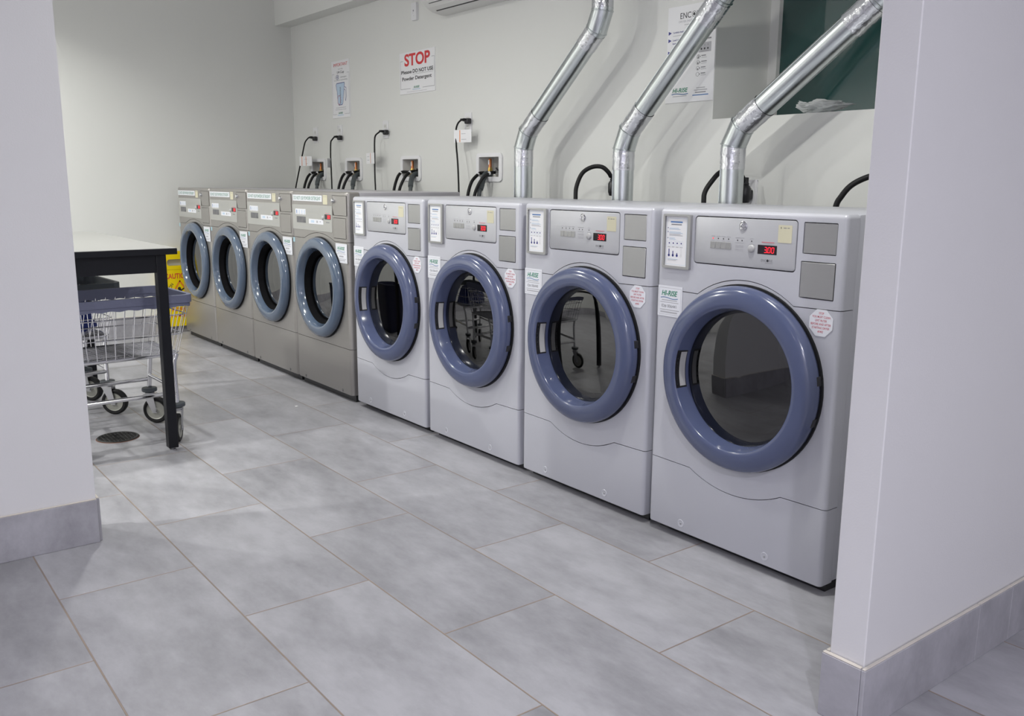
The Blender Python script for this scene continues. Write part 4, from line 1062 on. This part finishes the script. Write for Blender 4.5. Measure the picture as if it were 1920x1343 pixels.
# navy bin beyond the table
r = thing('navy_bin', 'dark navy plastic bin on the floor behind the rear laundry cart', 'bin', (-4.33, -1.16, 0))
m = MB(); T = Matrix.Translation((-4.33, -1.16, 0))
lo = rrect(-.15, .15, -.15, .15, .04); hi = rrect(-.18, .18, -.19, .19, .05); inn = rrect(-.172, .172, -.182, .182, .045); fl_ = rrect(-.14, .14, -.14, .14, .035); n = len(lo)
vs = [(x, y, .0) for x, y in lo] + [(x, y, .46) for x, y in hi] + [(x, y, .46) for x, y in inn] + [(x, y, .02) for x, y in fl_]
fs = [tuple(range(n))[::-1], tuple(range(3*n, 4*n))]
for l in range(3): fs += [(l*n + i, l*n + (i + 1) % n, (l+1)*n + (i + 1) % n, (l+1)*n + i) for i in range(n)]
m.add(vs, fs, navy_pl, T); m.build('tub', r, world=True)
m = MB(); m.ring(rrect(-.19, .19, -.20, .20, .05), rrect(-.176, .176, -.186, .186, .045), .445, .468, navy_pl, T); m.build('rim', r, world=True)

# ------------------------------------------------------------------ caution sign
r = thing('caution_sign', 'folded yellow floor caution sign standing by the far wall beside the last washer', 'caution sign', (-5.585, .010, 0))
P = EAST
def sign_panel(d0, d1):
    outl = [(-.155, 0), (-.105, 0), (-.095, .05), (.095, .05), (.105, 0), (.155, 0), (.150, .49), (.120, .60), (.105, .615), (-.105, .615), (-.120, .60), (-.150, .49)]
    base = MB().prism(outl, d0, d1, caution_y, P).mesh('p')
    hole = MB().prism(rrect(-.085, .085, .507, .556, .02), d0 - .02, d1 + .02, caution_y, P).mesh('h')
    return bool_mesh(base, [(hole, 'DIFFERENCE')], 'panel')
f = obj('front_panel', sign_panel(-.004, .010), r); obj('back_panel', sign_panel(-.024, -.010), r)
m = MB(); m.cyl((-.007, -.10, .585), (-.007, .10, .585), .012, caution_y, 14); m.build('top_hinge', r)
m = MB(); d = .0106
m.rect(-.14, .14, .478, .4795, d, brass, P)
m.text('CAUTION', -.020, .412, .037, ink_red, P, d, w=.176, bold=.02)
tri = [(0, .392), (-.108, .215), (.108, .215)]
m.stroke(tri, .011, d, ink_orange, P, True)
m.disc(-.006, .335, .012, d, ink_black, P, 14)
m.stroke([(-.004, .318), (.010, .285)], .026, d, ink_black, P); m.stroke([(.0, .318), (.034, .338)], .010, d, ink_black, P); m.stroke([(-.01, .316), (-.040, .302)], .010, d, ink_black, P)
m.stroke([(.010, .285), (.040, .270), (.062, .248)], .013, d, ink_black, P); m.stroke([(.010, .285), (-.02, .262), (-.050, .256)], .013, d, ink_black, P)
m.text('CAUTION', -.078, .318, .022, ink_black, P, d, w=.12, bold=.01, rot=math.radians(58)); m.text('CUIDADO', .078, .318, .022, ink_black, P, d, w=.12, bold=.01, rot=math.radians(-58))
m.text('WET FLOOR', 0, .165, .026, ink_red, P, d, w=.16, bold=.015); m.text('PISO MOJADO', 0, .12, .022, ink_red, P, d, w=.17, bold=.015)
m.build('lettering', f)

# ------------------------------------------------------------------ floor drain, scrap
r = thing('floor_drain', 'round black floor drain grate in the tile under the table edge', 'drain', (-2.861, -1.15, 0))
m = MB(); m.lathe([(.088, .0005), (.088, .004), (.085, .006), (.079, .006), (.077, .0008)], cast_iron, None, 48); m.lathe([(.0915, .0004), (.0875, .0022)], rust, None, 48); m.build('drain_rim', r)
m = MB(); m.disc(0, 0, .079, .0008, black_rub, None, 40); m.build('drain_pit', r)
m = MB()
for a in (0, 60, 120):
    c, s = math.cos(math.radians(a)), math.sin(math.radians(a))
    for i in range(-5, 6):
        o_ = i * .0155; L_ = math.sqrt(max(0, 0.078 ** 2 - o_ ** 2))
        if L_ < .01: continue
        m.tube([(o_ * -s - L_ * c, o_ * c - L_ * s, .0042), (o_ * -s + L_ * c, o_ * c + L_ * s, .0042)], .0019, cast_iron, 6)
m.build('grate', r)
m = MB(); m.add([(-.010, -.006, .0008), (.008, -.008, .0012), (.011, .005, .003), (-.004, .008, .0012), (0, 0, .004)], [(0, 1, 4), (1, 2, 4), (2, 3, 4), (3, 0, 4), (3, 2, 1, 0)], scrap_m)
o = m.build('paper_scrap'); o.location = (-2.925, -.262, 0)
tag(o, 'tiny white scrap of lint on the floor tiles before the washers', 'scrap')

# ------------------------------------------------------------------ lights
def spot(x, y, power, col, size=.10, z=CEIL - .012, spread=165):
    l = bpy.data.lights.new('downlight_and_fill', 'AREA'); l.shape = 'DISK'; l.size = size; l.energy = power; l.color = col; l.spread = math.radians(spread)
    o = bpy.data.objects.new('downlight_and_fill', l); COL.objects.link(o); o.location = (x, y, z)
inner = (1.0, 1.0, .945); outer = (.93, .915, 1.0)
spot(-4.75, -1.15, 11, inner, spread=125)
for x, y, p in ((-2.85, -1.0, 24), (-1.65, -1.0, 8), (-.25, -.45, 22), (-4.6, -3.4, 84), (-2.6, -3.6, 68)): spot(x, y, p, inner)  # window-side lamp added to light the jamb; rear pair added for upright faces
for x, y, p in ((.6, -4.2, 6), (2.1, -.7, 13), (2.3, -2.6, 60), (2.8, -4.4, 64)): spot(x, y, p, outer)  # unseen lamps added far back and aside to brighten upright faces

w = bpy.data.worlds.new('world'); S.world = w; w.use_nodes = True
w.node_tree.nodes['Background'].inputs['Color'].default_value = (.5, .5, .52, 1); w.node_tree.nodes['Background'].inputs['Strength'].default_value = .2

# ------------------------------------------------------------------ camera
cam = bpy.data.cameras.new('camera'); co = bpy.data.objects.new('camera', cam); COL.objects.link(co)
R = ((0.6090391333102692, 0.793113863464318, 0.006460160785862273), (0.15688772734504514, -0.11248337056393679, -0.9811899573248204), (-0.7774686971866989, 0.5985966011658262, -0.1929366060848432))
co.matrix_world = Matrix(((R[0][0], -R[1][0], -R[2][0], 1.3117229737843086), (R[0][1], -R[1][1], -R[2][1], -2.1253686067466604), (R[0][2], -R[1][2], -R[2][2], 1.145101103966553), (0, 0, 0, 1)))
cam.sensor_width = 36; cam.lens = 1685.2816519202688 / 1920 * 36; cam.clip_start = .05
S.camera = co
vs_ = S.view_settings; vs_.view_transform = 'Standard'; vs_.look = 'None'; vs_.gamma = 1; vs_.use_curve_mapping = False; vs_.exposure = 0.0
